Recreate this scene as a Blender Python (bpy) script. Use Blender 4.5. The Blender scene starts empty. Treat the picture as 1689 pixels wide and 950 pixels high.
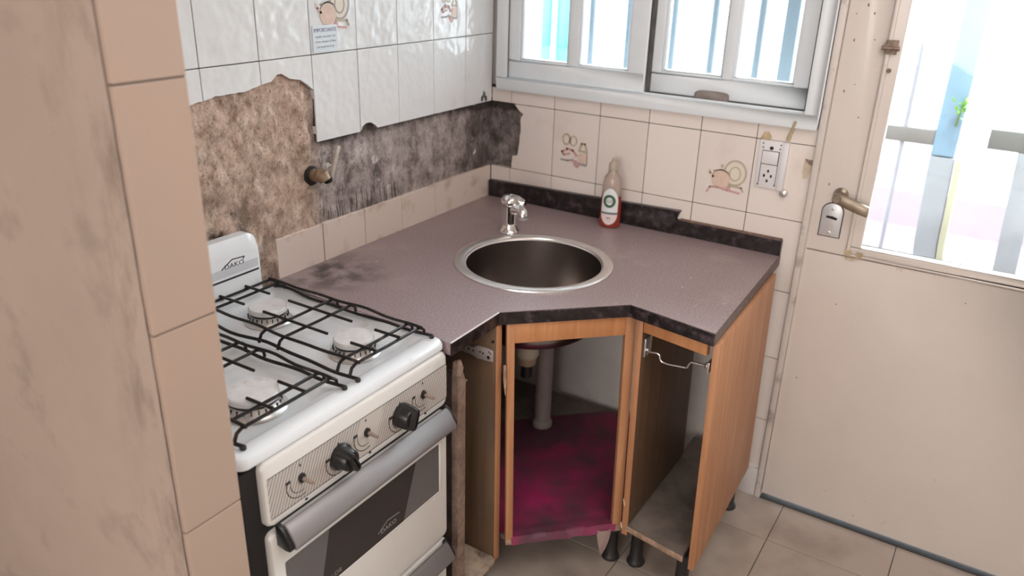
import bpy, bmesh, math, random
from mathutils import Vector, Matrix, noise
random.seed(7)
S = bpy.context.scene
COL = S.collection
# ------------------------------------------------------------------ camera
cd = bpy.data.cameras.new('camera')
cam = bpy.data.objects.new('camera', cd)
COL.objects.link(cam)
cd.sensor_fit = 'HORIZONTAL'; cd.sensor_width = 36.0
cd.lens = 36.0 * 1321.35 / 1689.0
cd.clip_start = 0.02
cd.dof.use_dof = True; cd.dof.focus_distance = 1.85; cd.dof.aperture_fstop = 2.8
_r = ((0.84328657, 0.53676803, 0.02734677), (-0.23118815, 0.31633322, 0.92004638), (0.48520079, -0.782185, 0.39085396))
_m = Matrix(_r).transposed().to_4x4()
_m.translation = (1.54492897, -2.32404651, 1.6658507)
cam.matrix_world = _m
S.camera = cam
# ------------------------------------------------------------------ light
S.view_settings.view_transform = 'Standard'
S.view_settings.look = 'None'
S.view_settings.gamma = 1.0
S.view_settings.use_curve_mapping = False
S.view_settings.exposure = 0.78
W = bpy.data.worlds.new('sky'); S.world = W
W.use_nodes = True
wn = W.node_tree.nodes; bg = wn['Background']
bg.inputs[0].default_value = (0.86, 0.94, 1.0, 1); bg.inputs[1].default_value = 7.0
sl = bpy.data.lights.new('sun', 'SUN'); sl.energy = 3.0; sl.angle = 0.02; sl.color = (1.0, 0.96, 0.9)
sun = bpy.data.objects.new('sun', sl); COL.objects.link(sun)
sun.rotation_euler = Vector((-0.25, 0.5, -1.0)).to_track_quat('-Z', 'Y').to_euler()
al = bpy.data.lights.new('overhead_fill', 'AREA'); al.shape = 'RECTANGLE'; al.size = 1.6; al.size_y = 1.2; al.energy = 15; al.color = (1.0, 0.94, 0.91)  # unseen overhead fill light, added to brighten the room
top_fill = bpy.data.objects.new('overhead_fill', al); COL.objects.link(top_fill)
top_fill.location = (1.75, -1.35, 2.52)
top_fill.rotation_euler = Vector((-0.25, 0.05, -1)).to_track_quat('-Z', 'Y').to_euler()
bl = bpy.data.lights.new('rear_fill', 'AREA'); bl.shape = 'RECTANGLE'; bl.size = 2.2; bl.size_y = 1.6; bl.energy = 42; bl.color = (1.0, 0.95, 0.92)  # unseen fill light added behind the camera to brighten the near faces
bo = bpy.data.objects.new('rear_fill', bl); COL.objects.link(bo)
bo.location = (1.6, -5.1, 1.6); bo.rotation_euler = Vector((-0.05, 1, -0.1)).to_track_quat('-Z', 'Z').to_euler()
# ------------------------------------------------------------------ helpers
def V(*a): return Vector(a)

class MB:
    def __init__(s): s.bm = bmesh.new()
    def quad(s, pts, mi=0):
        f = s.bm.faces.new([s.bm.verts.new(p) for p in pts]); f.material_index = mi; return f
    def box(s, lo, hi, M=None, mi=0):
        r = bmesh.ops.create_cube(s.bm, size=1.0)['verts']
        c = [(lo[i] + hi[i]) / 2 for i in range(3)]; d = [hi[i] - lo[i] for i in range(3)]
        for v in r:
            v.co = Vector((c[0] + v.co.x * d[0], c[1] + v.co.y * d[1], c[2] + v.co.z * d[2]))
            if M is not None: v.co = M @ v.co
        if mi:
            for f in {f for v in r for f in v.link_faces}: f.material_index = mi
        return s
    def loops(s, loops, cap=True, closed=True, mi=0):
        L = [[s.bm.verts.new(p) for p in l] for l in loops]
        n = len(L[0])
        for a, b in zip(L[:-1], L[1:]):
            for i in range(n if closed else n - 1):
                j = (i + 1) % n
                f = s.bm.faces.new((a[i], a[j], b[j], b[i])); f.material_index = mi
        if cap and closed:
            f = s.bm.faces.new(list(reversed(L[0]))); f.material_index = mi
            f = s.bm.faces.new(L[-1]); f.material_index = mi
        return s
    def prism(s, poly, z0, z1, M=None, mi=0):
        M = M or Matrix()
        return s.loops([[M @ Vector((x, y, z0)) for x, y in poly], [M @ Vector((x, y, z1)) for x, y in poly]], mi=mi)
    def tube(s, pts, r, n=10, mi=0):
        pts = [Vector(p) for p in pts]
        rs = r if isinstance(r, (list, tuple)) else [r] * len(pts)
        ls = []; up = None
        for i, p in enumerate(pts):
            t = (pts[min(i + 1, len(pts) - 1)] - pts[max(i - 1, 0)]).normalized()
            if up is None:
                up = Vector((0, 0, 1)) if abs(t.z) < 0.9 else Vector((1, 0, 0))
            a = t.cross(up).normalized(); up = a.cross(t).normalized()
            ls.append([p + (a * math.cos(2 * math.pi * k / n) + up * math.sin(2 * math.pi * k / n)) * rs[i] for k in range(n)])
        return s.loops(ls, mi=mi)
    def lathe(s, prof, M=None, n=40, cap=True, sx=1, sy=1, mi=0):
        M = M or Matrix()
        return s.loops([[M @ Vector((r * sx * math.cos(2 * math.pi * k / n), r * sy * math.sin(2 * math.pi * k / n), z)) for k in range(n)] for r, z in prof], cap=cap, mi=mi)
    def text(s, body, size, M, ext=0.0004, align='CENTER'):
        c = bpy.data.curves.new('t', 'FONT'); c.body = body; c.size = size; c.extrude = ext; c.align_x = align; c.align_y = 'CENTER'; c.resolution_u = 3
        o = bpy.data.objects.new('t', c); COL.objects.link(o)
        me = bpy.data.meshes.new_from_object(o.evaluated_get(bpy.context.evaluated_depsgraph_get()))
        me.transform(M); s.bm.from_mesh(me)
        bpy.data.objects.remove(o); bpy.data.curves.remove(c); bpy.data.meshes.remove(me)
        return s
    def ring(s, M, rx, ry, w, h=0.0006, a0=0, a1=2 * math.pi, n=32):
        full = abs(a1 - a0 - 2 * math.pi) < 1e-4
        P = []
        for k in range(n + (0 if full else 1)):
            a = a0 + (a1 - a0) * k / n
            P.append((math.cos(a), math.sin(a)))
        ls = []
        for c, q in P:
            o = [(c * (rx + w / 2), q * (ry + w / 2), 0), (c * (rx - w / 2), q * (ry - w / 2), 0), (c * (rx - w / 2), q * (ry - w / 2), h), (c * (rx + w / 2), q * (ry + w / 2), h)]
            ls.append([M @ Vector(p) for p in o])
        if full: ls.append(ls[0])
        s.loops(ls, cap=not full)
        return s
    def line(s, M, pts, w, h=0.0006):
        for (x0, y0), (x1, y1) in zip(pts[:-1], pts[1:]):
            d = Vector((x1 - x0, y1 - y0)); l = d.length
            if l < 1e-6: continue
            d /= l; nn = Vector((-d.y, d.x)) * w / 2; e = d * w * 0.3
            s.prism([(x0 - e.x + nn.x, y0 - e.y + nn.y), (x0 - e.x - nn.x, y0 - e.y - nn.y), (x1 + e.x - nn.x, y1 + e.y - nn.y), (x1 + e.x + nn.x, y1 + e.y + nn.y)], 0, h, M)
        return s
    def build(s, name, mat, parent=None, bevel=0, seg=2, smooth=40, ang=30):
        bm = s.bm
        if bevel:
            bmesh.ops.remove_doubles(bm, verts=bm.verts, dist=1e-6)
        bmesh.ops.recalc_face_normals(bm, faces=bm.faces)
        if bevel:
            es = [e for e in bm.edges if len(e.link_faces) == 2 and e.calc_face_angle(0) > math.radians(ang)]
            bmesh.ops.bevel(bm, geom=es, offset=bevel, segments=seg, affect='EDGES', profile=0.5, clamp_overlap=True)
        me = bpy.data.meshes.new(name); bm.to_mesh(me); bm.free()
        for m in (mat if isinstance(mat, (list, tuple)) else [mat]): me.materials.append(m)
        if smooth:
            me.shade_smooth(); me.set_sharp_from_angle(angle=math.radians(smooth))
        o = bpy.data.objects.new(name, me); COL.objects.link(o)
        if parent is not None: adopt(o, parent)
        return o

def adopt(o, parent):
    o.parent = parent
    w = Matrix.Translation(parent.location) if parent.type == 'EMPTY' or parent.parent is None else None
    if w is None: w = Matrix.Identity(4)
    o.matrix_parent_inverse = w.inverted()

def thing(name, label, cat, loc, group=None):
    o = bpy.data.objects.new(name, None); o.empty_display_size = 0.05; COL.objects.link(o)
    o.location = loc; o['label'] = label; o['category'] = cat
    if group: o['group'] = group
    return o
def tag(o, label, cat, group=None):
    o['label'] = label; o['category'] = cat
    if group: o['group'] = group
    return o
def struct(o): o['kind'] = 'structure'; return o

# ---- materials
def mat(name, col, rough=0.5, metal=0.0, spec=None, var=0.0, vscale=8.0, bump=0.0, bscale=40.0, coat=0.0, trans=0.0, ior=None, dirt=None, dscale=4.0, dlo=0.55, dhi=0.75, stretch=None, alpha=1.0, detail=4.0):
    m = bpy.data.materials.new(name); m.use_nodes = True
    nt = m.node_tree; N = nt.nodes; L = nt.links; b = N['Principled BSDF']
    b.inputs['Roughness'].default_value = rough; b.inputs['Metallic'].default_value = metal
    b.inputs['Base Color'].default_value = (*col, 1)
    if spec is not None: b.inputs['Specular IOR Level'].default_value = spec
    if coat: b.inputs['Coat Weight'].default_value = coat; b.inputs['Coat Roughness'].default_value = 0.05
    if trans: b.inputs['Transmission Weight'].default_value = trans
    if ior: b.inputs['IOR'].default_value = ior
    if alpha < 1: b.inputs['Alpha'].default_value = alpha
    tc = N.new('ShaderNodeTexCoord'); co = tc.outputs['Object']
    if stretch:
        mp = N.new('ShaderNodeMapping'); mp.inputs['Scale'].default_value = stretch; L.new(co, mp.inputs[0]); co = mp.outputs[0]
    src = None
    def noise_tex(sc, det=4.0):
        n = N.new('ShaderNodeTexNoise'); n.inputs['Scale'].default_value = sc; n.inputs['Detail'].default_value = det; n.inputs['Roughness'].default_value = 0.6
        L.new(co, n.inputs['Vector']); return n.outputs['Fac']
    if var:
        r = N.new('ShaderNodeValToRGB'); e = r.color_ramp.elements
        e[0].position = 0.3; e[1].position = 0.7
        e[0].color = (*[max(0, c * (1 - var)) for c in col], 1); e[1].color = (*[min(1, c * (1 + var)) for c in col], 1)
        L.new(noise_tex(vscale, detail), r.inputs[0]); src = r.outputs[0]
    if dirt:
        r = N.new('ShaderNodeMapRange'); r.inputs[1].default_value = dlo; r.inputs[2].default_value = dhi
        L.new(noise_tex(dscale, 8.0), r.inputs[0])
        mx = N.new('ShaderNodeMix'); mx.data_type = 'RGBA'
        L.new(r.outputs[0], mx.inputs['Factor'])
        if src: L.new(src, mx.inputs['A'])
        else: mx.inputs['A'].default_value = (*col, 1)
        mx.inputs['B'].default_value = (*dirt, 1)
        src = mx.outputs['Result']
    if src: L.new(src, b.inputs['Base Color'])
    if bump:
        bp = N.new('ShaderNodeBump'); bp.inputs['Strength'].default_value = bump; bp.inputs['Distance'].default_value = 0.004
        L.new(noise_tex(bscale, 3.0), bp.inputs['Height']); L.new(bp.outputs[0], b.inputs['Normal'])
    m['src'] = ''
    return m

def emit(name, col, s):
    m = bpy.data.materials.new(name); m.use_nodes = True
    b = m.node_tree.nodes['Principled BSDF']; b.inputs['Emission Color'].default_value = (*col, 1); b.inputs['Emission Strength'].default_value = s
    return m

def tile_mat(name, c0, c1, dirt, rough=0.08, wav=0.35, wsc=22.0, dlo=0.6, dhi=0.85, dsc=5.0):
    m = bpy.data.materials.new(name); m.use_nodes = True
    nt = m.node_tree; N = nt.nodes; L = nt.links; b = N['Principled BSDF']
    b.inputs['Roughness'].default_value = rough
    geo = N.new('ShaderNodeNewGeometry'); tc = N.new('ShaderNodeTexCoord')
    mx = N.new('ShaderNodeMix'); mx.data_type = 'RGBA'; mx.inputs['A'].default_value = (*c0, 1); mx.inputs['B'].default_value = (*c1, 1)
    L.new(geo.outputs['Random Per Island'], mx.inputs['Factor'])
    n = N.new('ShaderNodeTexNoise'); n.inputs['Scale'].default_value = dsc; n.inputs['Detail'].default_value = 8; L.new(tc.outputs['Object'], n.inputs['Vector'])
    mr = N.new('ShaderNodeMapRange'); mr.inputs[1].default_value = dlo; mr.inputs[2].default_value = dhi; L.new(n.outputs['Fac'], mr.inputs[0])
    m2 = N.new('ShaderNodeMix'); m2.data_type = 'RGBA'; L.new(mr.outputs[0], m2.inputs['Factor']); L.new(mx.outputs['Result'], m2.inputs['A']); m2.inputs['B'].default_value = (*dirt, 1)
    L.new(m2.outputs['Result'], b.inputs['Base Color'])
    n2 = N.new('ShaderNodeTexNoise'); n2.inputs['Scale'].default_value = wsc; n2.inputs['Detail'].default_value = 1.0; L.new(tc.outputs['Object'], n2.inputs['Vector'])
    # each tile sits at its own angle: shift the wave per tile
    bp = N.new('ShaderNodeBump'); bp.inputs['Strength'].default_value = wav; bp.inputs['Distance'].default_value = 0.004; L.new(n2.outputs['Fac'], bp.inputs['Height'])
    L.new(bp.outputs[0], b.inputs['Normal'])
    return m

def ramp_node(N, stops):
    r = N.new('ShaderNodeValToRGB'); e = r.color_ramp.elements
    while len(e) > 2: e.remove(e[-1])
    e[0].position, e[0].color = stops[0][0], (*stops[0][1], 1)
    e[1].position, e[1].color = stops[-1][0], (*stops[-1][1], 1)
    for p, c in stops[1:-1]:
        x = e.new(p); x.color = (*c, 1)
    return r

def plaster_mat():
    m = bpy.data.materials.new('bare_render'); m.use_nodes = True
    nt = m.node_tree; N = nt.nodes; L = nt.links; b = N['Principled BSDF']; b.inputs['Roughness'].default_value = 0.9
    tc = N.new('ShaderNodeTexCoord'); sep = N.new('ShaderNodeSeparateXYZ'); L.new(tc.outputs['Object'], sep.inputs[0])
    def nz(sc, det, st=None, rough=0.65):
        n = N.new('ShaderNodeTexNoise'); n.inputs['Scale'].default_value = sc; n.inputs['Detail'].default_value = det; n.inputs['Roughness'].default_value = rough
        if st:
            mp = N.new('ShaderNodeMapping'); mp.inputs['Scale'].default_value = st; L.new(tc.outputs['Object'], mp.inputs[0]); L.new(mp.outputs[0], n.inputs['Vector'])
        else: L.new(tc.outputs['Object'], n.inputs['Vector'])
        return n.outputs['Fac']
    def mp(x, a, bb, c=0.0, d=1.0):
        r = N.new('ShaderNodeMapRange'); r.inputs[1].default_value = a; r.inputs[2].default_value = bb; r.inputs[3].default_value = c; r.inputs[4].default_value = d; L.new(x, r.inputs[0]); return r.outputs[0]
    def mix(f, a, bb):
        x = N.new('ShaderNodeMix'); x.data_type = 'RGBA'
        L.new(f, x.inputs['Factor']) if not isinstance(f, float) else None
        for v, k in ((a, 'A'), (bb, 'B')):
            if isinstance(v, tuple): x.inputs[k].default_value = (*v, 1)
            else: L.new(v, x.inputs[k])
        return x.outputs['Result']
    def mul(a, bb):
        x = N.new('ShaderNodeMath'); x.operation = 'MULTIPLY'; L.new(a, x.inputs[0]); L.new(bb, x.inputs[1]); return x.outputs[0]
    tan = ramp_node(N, [(0.30, (0.18, 0.115, 0.09)), (0.40, (0.45, 0.315, 0.24)), (0.52, (0.68, 0.505, 0.40)), (0.68, (0.86, 0.73, 0.62))])
    L.new(nz(17, 14, None, 0.82), tan.inputs[0])
    gry = ramp_node(N, [(0.33, (0.05, 0.042, 0.04)), (0.41, (0.26, 0.215, 0.205)), (0.52, (0.50, 0.43, 0.41)), (0.66, (0.74, 0.67, 0.65))])
    L.new(nz(13, 14, (1, 1, .8), 0.82), gry.inputs[0])
    side = mp(sep.outputs[1], -0.86, -0.80)
    c = mix(side, tan.outputs[0], gry.outputs[0])
    # scorched streak left of the gas tap and soot near the old cooker hood line
    stain = mul(mp(nz(5, 4), 0.50, 0.66), mp(nz(60, 6), 0.35, 0.6))
    c = mix(stain, c, (0.11, 0.075, 0.055))
    spk = mp(nz(130, 2), 0.66, 0.74)
    c = mix(spk, c, (0.06, 0.04, 0.03))
    wht = mp(nz(75, 5), 0.66, 0.75)
    c = mix(wht, c, (0.80, 0.72, 0.66))
    # old black adhesive in the corner and at the top, where shadow is painted in
    def add(a, k):
        x = N.new('ShaderNodeMath'); x.operation = 'ADD'; L.new(a, x.inputs[0]); L.new(k, x.inputs[1]); return x.outputs[0]
    ztop = mp(sep.outputs[2], 1.150, 1.178, 0.0, 0.95)
    ycor = mp(sep.outputs[1], -0.30, -0.05, 0.0, 0.75)
    glue = mul(add(ztop, ycor), mp(nz(16, 8), 0.30, 0.55, 0.45, 1.0))
    glue = mul(glue, side)
    # comb strokes of dark adhesive along the bottom of the strip and beside the last tile
    strokes = mp(nz(1, 5, (1, 150, 7), .6), .50, .60)
    c = mix(mul(mul(strokes, mp(sep.outputs[2], 1.035, .985)), mul(side, mp(sep.outputs[1], -.42, -.52))), c, (.045, .034, .03))
    strokes2 = mp(nz(1, 5, (1, 120, 5), .6), .52, .62)
    c = mix(mul(mul(strokes2, mp(sep.outputs[2], .99, .93)), mul(mp(sep.outputs[1], -.93, -.89), mp(sep.outputs[1], -.82, -.832))), c, (.13, .075, .05))
    low = mul(mp(sep.outputs[1], -.98, -1.12), mp(sep.outputs[2], 1.16, 1.0))
    c = mix(mul(low, mp(nz(14, 8, None, .75), .42, .58)), c, (.045, .032, .025))
    c = mix(mp(glue, 0.15, 0.95, 0.0, 0.93), c, (0.035, 0.028, 0.025))
    fine = ramp_node(N, [(0.34, (.45, .42, .40)), (0.5, (1, 1, 1)), (0.68, (1.25, 1.25, 1.25))])
    L.new(nz(55, 10, (1, 1, .55), .8), fine.inputs[0])
    mm = N.new('ShaderNodeMix'); mm.data_type = 'RGBA'; mm.blend_type = 'MULTIPLY'; mm.inputs['Factor'].default_value = 1.0; L.new(c, mm.inputs['A']); L.new(fine.outputs[0], mm.inputs['B']); c = mm.outputs['Result']
    L.new(c, b.inputs['Base Color'])
    bp = N.new('ShaderNodeBump'); bp.inputs['Strength'].default_value = 1.0; bp.inputs['Distance'].default_value = 0.004
    L.new(nz(110, 8, None, .75), bp.inputs['Height']); L.new(bp.outputs[0], b.inputs['Normal'])
    return m

def wood_mat(name, c0, c1, rough=0.45, sc=9.0, axis=2, dirt=None):
    m = bpy.data.materials.new(name); m.use_nodes = True
    nt = m.node_tree; N = nt.nodes; L = nt.links; b = N['Principled BSDF']; b.inputs['Roughness'].default_value = rough
    tc = N.new('ShaderNodeTexCoord'); mp = N.new('ShaderNodeMapping')
    st = [14.0, 14.0, 14.0]; st[axis] = 0.9; mp.inputs['Scale'].default_value = st; L.new(tc.outputs['Object'], mp.inputs[0])
    n = N.new('ShaderNodeTexNoise'); n.inputs['Scale'].default_value = sc / 3; n.inputs['Detail'].default_value = 10; n.inputs['Roughness'].default_value = 0.65; n.inputs['Distortion'].default_value = 0.6
    L.new(mp.outputs[0], n.inputs['Vector'])
    r = ramp_node(N, [(0.32, c0), (0.52, tuple((a + q) / 2 for a, q in zip(c0, c1))), (0.68, c1)])
    L.new(n.outputs['Fac'], r.inputs[0]); src = r.outputs[0]
    if dirt:
        n2 = N.new('ShaderNodeTexNoise'); n2.inputs['Scale'].default_value = 5; n2.inputs['Detail'].default_value = 8; L.new(tc.outputs['Object'], n2.inputs['Vector'])
        q = N.new('ShaderNodeMapRange'); q.inputs[1].default_value = .45; q.inputs[2].default_value = .7; L.new(n2.outputs['Fac'], q.inputs[0])
        mx = N.new('ShaderNodeMix'); mx.data_type = 'RGBA'; L.new(q.outputs[0], mx.inputs['Factor']); L.new(src, mx.inputs['A']); mx.inputs['B'].default_value = (*dirt, 1); src = mx.outputs['Result']
    L.new(src, b.inputs['Base Color'])
    return m

M_TILE_A = tile_mat('white_glazed_tile', (0.83, 0.855, 0.87), (0.87, 0.89, 0.90), (0.68, 0.63, 0.57), 0.05, 1.0, 26.0, .62, .9)
M_TILE_B = tile_mat('warm_lit_glazed_tile', (0.80, 0.72, 0.67), (0.84, 0.765, 0.715), (0.66, 0.55, 0.48), 0.15, 0.10, 14.0, .58, .9)  # warm light on the back wall is put into this tile colour
M_TILE_STRIP = tile_mat('pinkish_glazed_tile', (0.76, 0.64, 0.57), (0.80, 0.69, 0.62), (0.50, 0.35, 0.27), 0.3, 0.05, 14.0, .55, .8, 14.0)
M_TILE_P = tile_mat('tan_glazed_tile', (0.46, 0.345, 0.28), (0.485, 0.365, 0.295), (0.50, 0.35, 0.26), 0.25, 0.06, 8.0, .5, .9, 3.0)
M_TILE_F = tile_mat('worn_floor_tile', (0.42, 0.35, 0.30), (0.47, 0.40, 0.345), (0.25, 0.20, 0.17), 0.40, 0.06, 12.0, .48, .8, 5.0)
M_GROUT = mat('dirty_grout', (0.10, 0.085, 0.075), 0.95, var=0.4, vscale=20)
M_PLASTER = mat('painted_plaster', (0.70, 0.66, 0.62), 0.85, var=0.08, vscale=5, dirt=(0.40, 0.35, 0.31), dlo=.6, dhi=.85, bump=.3, bscale=30)
def part_mat():
    m = mat('stained_plaster', (0.45, 0.35, 0.29), 0.75, var=0.07, vscale=3, dirt=(0.27, 0.21, 0.17), dscale=7.5, dlo=.56, dhi=.82, bump=.25, bscale=26)
    nt = m.node_tree; N = nt.nodes; L = nt.links; b = N['Principled BSDF']
    old = b.inputs['Base Color'].links[0].from_socket
    tc = N.new('ShaderNodeTexCoord'); sp = N.new('ShaderNodeSeparateXYZ'); L.new(tc.outputs['Object'], sp.inputs[0])
    n = N.new('ShaderNodeTexNoise'); n.inputs['Scale'].default_value = 16; n.inputs['Detail'].default_value = 9; n.inputs['Roughness'].default_value = .7
    mpp = N.new('ShaderNodeMapping'); mpp.inputs['Scale'].default_value = (1, 1, .35); L.new(tc.outputs['Object'], mpp.inputs[0]); L.new(mpp.outputs[0], n.inputs['Vector'])
    a = N.new('ShaderNodeMapRange'); a.inputs[1].default_value = .46; a.inputs[2].default_value = .585; L.new(sp.outputs[0], a.inputs[0])
    q = N.new('ShaderNodeMapRange'); q.inputs[1].default_value = .46; q.inputs[2].default_value = .66; L.new(n.outputs['Fac'], q.inputs[0])
    mu = N.new('ShaderNodeMath'); mu.operation = 'MULTIPLY'; L.new(a.outputs[0], mu.inputs[0]); L.new(q.outputs[0], mu.inputs[1])
    mx = N.new('ShaderNodeMix'); mx.data_type = 'RGBA'; L.new(mu.outputs[0], mx.inputs['Factor']); L.new(old, mx.inputs['A']); mx.inputs['B'].default_value = (.22, .165, .13, 1)
    L.new(mx.outputs['Result'], b.inputs['Base Color'])
    return m
M_PART = part_mat()
M_BARE = plaster_mat()
M_CEIL = mat('white_ceiling_paint', (0.80, 0.76, 0.72), 0.9, var=.03)
M_FRAME = mat('white_lacquered_frame', (0.80, 0.85, 0.885), 0.35, var=.03, vscale=6, dirt=(0.50, 0.45, 0.40), dscale=5, dlo=.62, dhi=.9)
M_DARK = mat('black_recess', (0.012, 0.011, 0.011), 0.6, var=.2)
M_GLASS = None
def glass_mat():
    m = bpy.data.materials.new('clear_window_glass'); m.use_nodes = True
    N = m.node_tree.nodes; L = m.node_tree.links
    for n in list(N):
        if n.type != 'OUTPUT_MATERIAL': N.remove(n)
    out = [n for n in N if n.type == 'OUTPUT_MATERIAL'][0]
    t = N.new('ShaderNodeBsdfTransparent'); t.inputs[0].default_value = (0.95, 0.98, 0.98, 1)
    g = N.new('ShaderNodeBsdfGlossy'); g.inputs['Roughness'].default_value = 0.03
    fr = N.new('ShaderNodeFresnel'); fr.inputs[0].default_value = 1.45
    mx = N.new('ShaderNodeMixShader'); L.new(fr.outputs[0], mx.inputs[0]); L.new(t.outputs[0], mx.inputs[1]); L.new(g.outputs[0], mx.inputs[2]); L.new(mx.outputs[0], out.inputs[0])
    return m
M_GLASS = glass_mat()
M_DOOR = mat('worn_cream_gloss_paint', (0.72, 0.655, 0.605), 0.30, var=.04, vscale=3, dirt=(0.42, 0.34, 0.26), dscale=9, dlo=.66, dhi=.80, bump=.12, bscale=18)
M_TRIM = mat('cream_trim_paint', (0.66, 0.60, 0.555), 0.45, var=.06, vscale=9, dirt=(0.26, 0.21, 0.18), dscale=11, dlo=.56, dhi=.72)
M_STEEL = mat('brushed_steel', (0.40, 0.36, 0.34), 0.25, 1.0, var=.05, vscale=12, stretch=(1, 1, 14))
M_RIM = mat('polished_steel_rim', (0.86, 0.82, 0.80), 0.33, 1.0, var=.03)
M_CHROME = mat('chrome', (0.85, 0.85, 0.85), 0.08, 1.0, var=.02, dirt=(0.45, 0.42, 0.38), dscale=40, dlo=.6, dhi=.8)
M_RUST = mat('rusty_steel', (0.27, 0.20, 0.16), 0.6, 0.6, var=.5, vscale=60)
M_LAM = None
def counter_mat():
    m = bpy.data.materials.new('speckled_purple_brown_laminate'); m.use_nodes = True
    nt = m.node_tree; N = nt.nodes; L = nt.links; b = N['Principled BSDF']; b.inputs['Roughness'].default_value = 0.38
    tc = N.new('ShaderNodeTexCoord')
    def nz(sc, det, r=.6):
        n = N.new('ShaderNodeTexNoise'); n.inputs['Scale'].default_value = sc; n.inputs['Detail'].default_value = det; n.inputs['Roughness'].default_value = r
        L.new(tc.outputs['Object'], n.inputs['Vector']); return n.outputs['Fac']
    def mp(x, a, bb):
        r = N.new('ShaderNodeMapRange'); r.inputs[1].default_value = a; r.inputs[2].default_value = bb; L.new(x, r.inputs[0]); return r.outputs[0]
    def mix(f, a, bb):
        x = N.new('ShaderNodeMix'); x.data_type = 'RGBA'; L.new(f, x.inputs['Factor'])
        L.new(a, x.inputs['A']); x.inputs['B'].default_value = (*bb, 1); return x.outputs['Result']
    r = ramp_node(N, [(0.30, (0.225, 0.165, 0.168)), (0.5, (0.335, 0.255, 0.255)), (0.70, (0.44, 0.345, 0.34))])
    L.new(nz(190, 4, .7), r.inputs[0]); c = r.outputs[0]
    c = mix(mp(nz(6, 6), .56, .80), c, (0.45, 0.35, 0.32))       # dried dust film
    c = mix(mp(nz(70, 3), .69, .74), c, (0.62, 0.54, 0.50))       # white crumbs
    # dark grease near the old cooker
    v = N.new('ShaderNodeVectorMath'); v.operation = 'DISTANCE'; L.new(tc.outputs['Object'], v.inputs[0]); v.inputs[1].default_value = (0.08, -0.88, 0.85)
    q = N.new('ShaderNodeMapRange'); q.inputs[1].default_value = 0.04; q.inputs[2].default_value = 0.17; q.inputs[3].default_value = 1; q.inputs[4].default_value = 0; L.new(v.outputs['Value'], q.inputs[0])
    mm = N.new('ShaderNodeMath'); mm.operation = 'MULTIPLY'; L.new(q.outputs[0], mm.inputs[0]); L.new(mp(nz(14, 6), .42, .6), mm.inputs[1])
    c = mix(mm.outputs[0], c, (0.04, 0.03, 0.03))
    L.new(c, b.inputs['Base Color'])
    rr = N.new('ShaderNodeMapRange'); rr.inputs[3].default_value = .24; rr.inputs[4].default_value = .46; L.new(nz(6, 6), rr.inputs[0]); L.new(rr.outputs[0], b.inputs['Roughness'])
    return m
M_LAM = counter_mat()
M_EDGE = mat('black_marbled_laminate', (0.016, 0.012, 0.013), 0.32, var=.9, vscale=45, dirt=(0.10, 0.07, 0.085), dscale=38, dlo=.52, dhi=.72)
M_WOOD = wood_mat('orange_oak_laminate', (0.42, 0.185, 0.085), (0.58, 0.29, 0.145))
M_WOODH = wood_mat('orange_oak_laminate_rail', (0.44, 0.18, 0.07), (0.62, 0.295, 0.13))
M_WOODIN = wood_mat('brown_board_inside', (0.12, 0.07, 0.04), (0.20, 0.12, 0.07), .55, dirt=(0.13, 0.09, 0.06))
M_CHIP = mat('raw_chipboard_edge', (0.45, 0.30, 0.21), .8, var=.35, vscale=70, dirt=(0.22, .15, .11), dscale=16, dlo=.5, dhi=.75)
M_BOARD = mat('grimy_shelf_board', (0.22, 0.185, 0.16), .6, var=.2, vscale=14, dirt=(0.10, .085, .075), dscale=8, dlo=.45, dhi=.7)
M_GRIME = mat('flaking_board', (0.46, 0.36, 0.28), .8, var=.3, vscale=26, dirt=(0.13, .10, .08), dscale=13, dlo=.47, dhi=.62)
M_ENAMEL = mat('white_stove_enamel', (0.83, 0.86, 0.89), 0.16, var=.01, vscale=5, dirt=(0.50, 0.40, 0.32), dscale=15, dlo=.64, dhi=.90, coat=.3)
M_ENAMELF = mat('yellowed_white_enamel', (0.80, 0.78, 0.745), 0.28, var=.02, vscale=5, dirt=(0.50, 0.44, 0.36), dscale=7, dlo=.64, dhi=.95)
M_IRON = mat('black_grate_wire', (0.018, 0.015, 0.015), 0.42, 0.3, var=.3, vscale=50, dirt=(0.11, 0.07, 0.055), dscale=20, dlo=.60, dhi=.72)
M_ALU = mat('dull_aluminium', (0.70, 0.68, 0.67), 0.34, 0.85, var=.12, vscale=30, dirt=(0.38, .30, .25), dscale=24, dlo=.55, dhi=.8)
M_CAP = mat('pale_burner_cap', (0.74, 0.73, 0.73), 0.4, 0.15, var=.06, vscale=40, dirt=(0.50, .44, .42), dscale=30, dlo=.55, dhi=.8)
M_BLKPL = mat('black_knob_plastic', (0.014, 0.013, 0.014), 0.32, var=.2)
M_BLKFOOT = mat('black_leg_plastic', (0.022, 0.020, 0.020), 0.5, var=.3)
M_HANDLE = mat('grey_handle_metal', (0.30, 0.285, 0.29), 0.48, 0.6, var=.08, vscale=20, stretch=(1, .1, 1))
M_OVGLASS = mat('dark_oven_glass', (0.028, 0.023, 0.023), 0.22, var=.15, coat=.15)
M_OVGLASS2 = mat('grey_oven_glass', (0.14, 0.13, 0.13), 0.25, var=.08)
M_PRINT = mat('dark_print', (0.03, 0.03, 0.035), .5, var=.1)
M_PRINTG = mat('grey_print', (0.38, 0.40, 0.43), .5, var=.1)
M_WHITEPL = mat('white_plastic', (0.78, 0.76, 0.77), .4, var=.02, dirt=(.55, .5, .45), dscale=12, dlo=.62, dhi=.9)
M_PVC = mat('grey_drain_pipe', (0.42, 0.37, 0.35), .5, var=.12, vscale=12, dirt=(.18, .15, .13), dscale=14)
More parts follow.
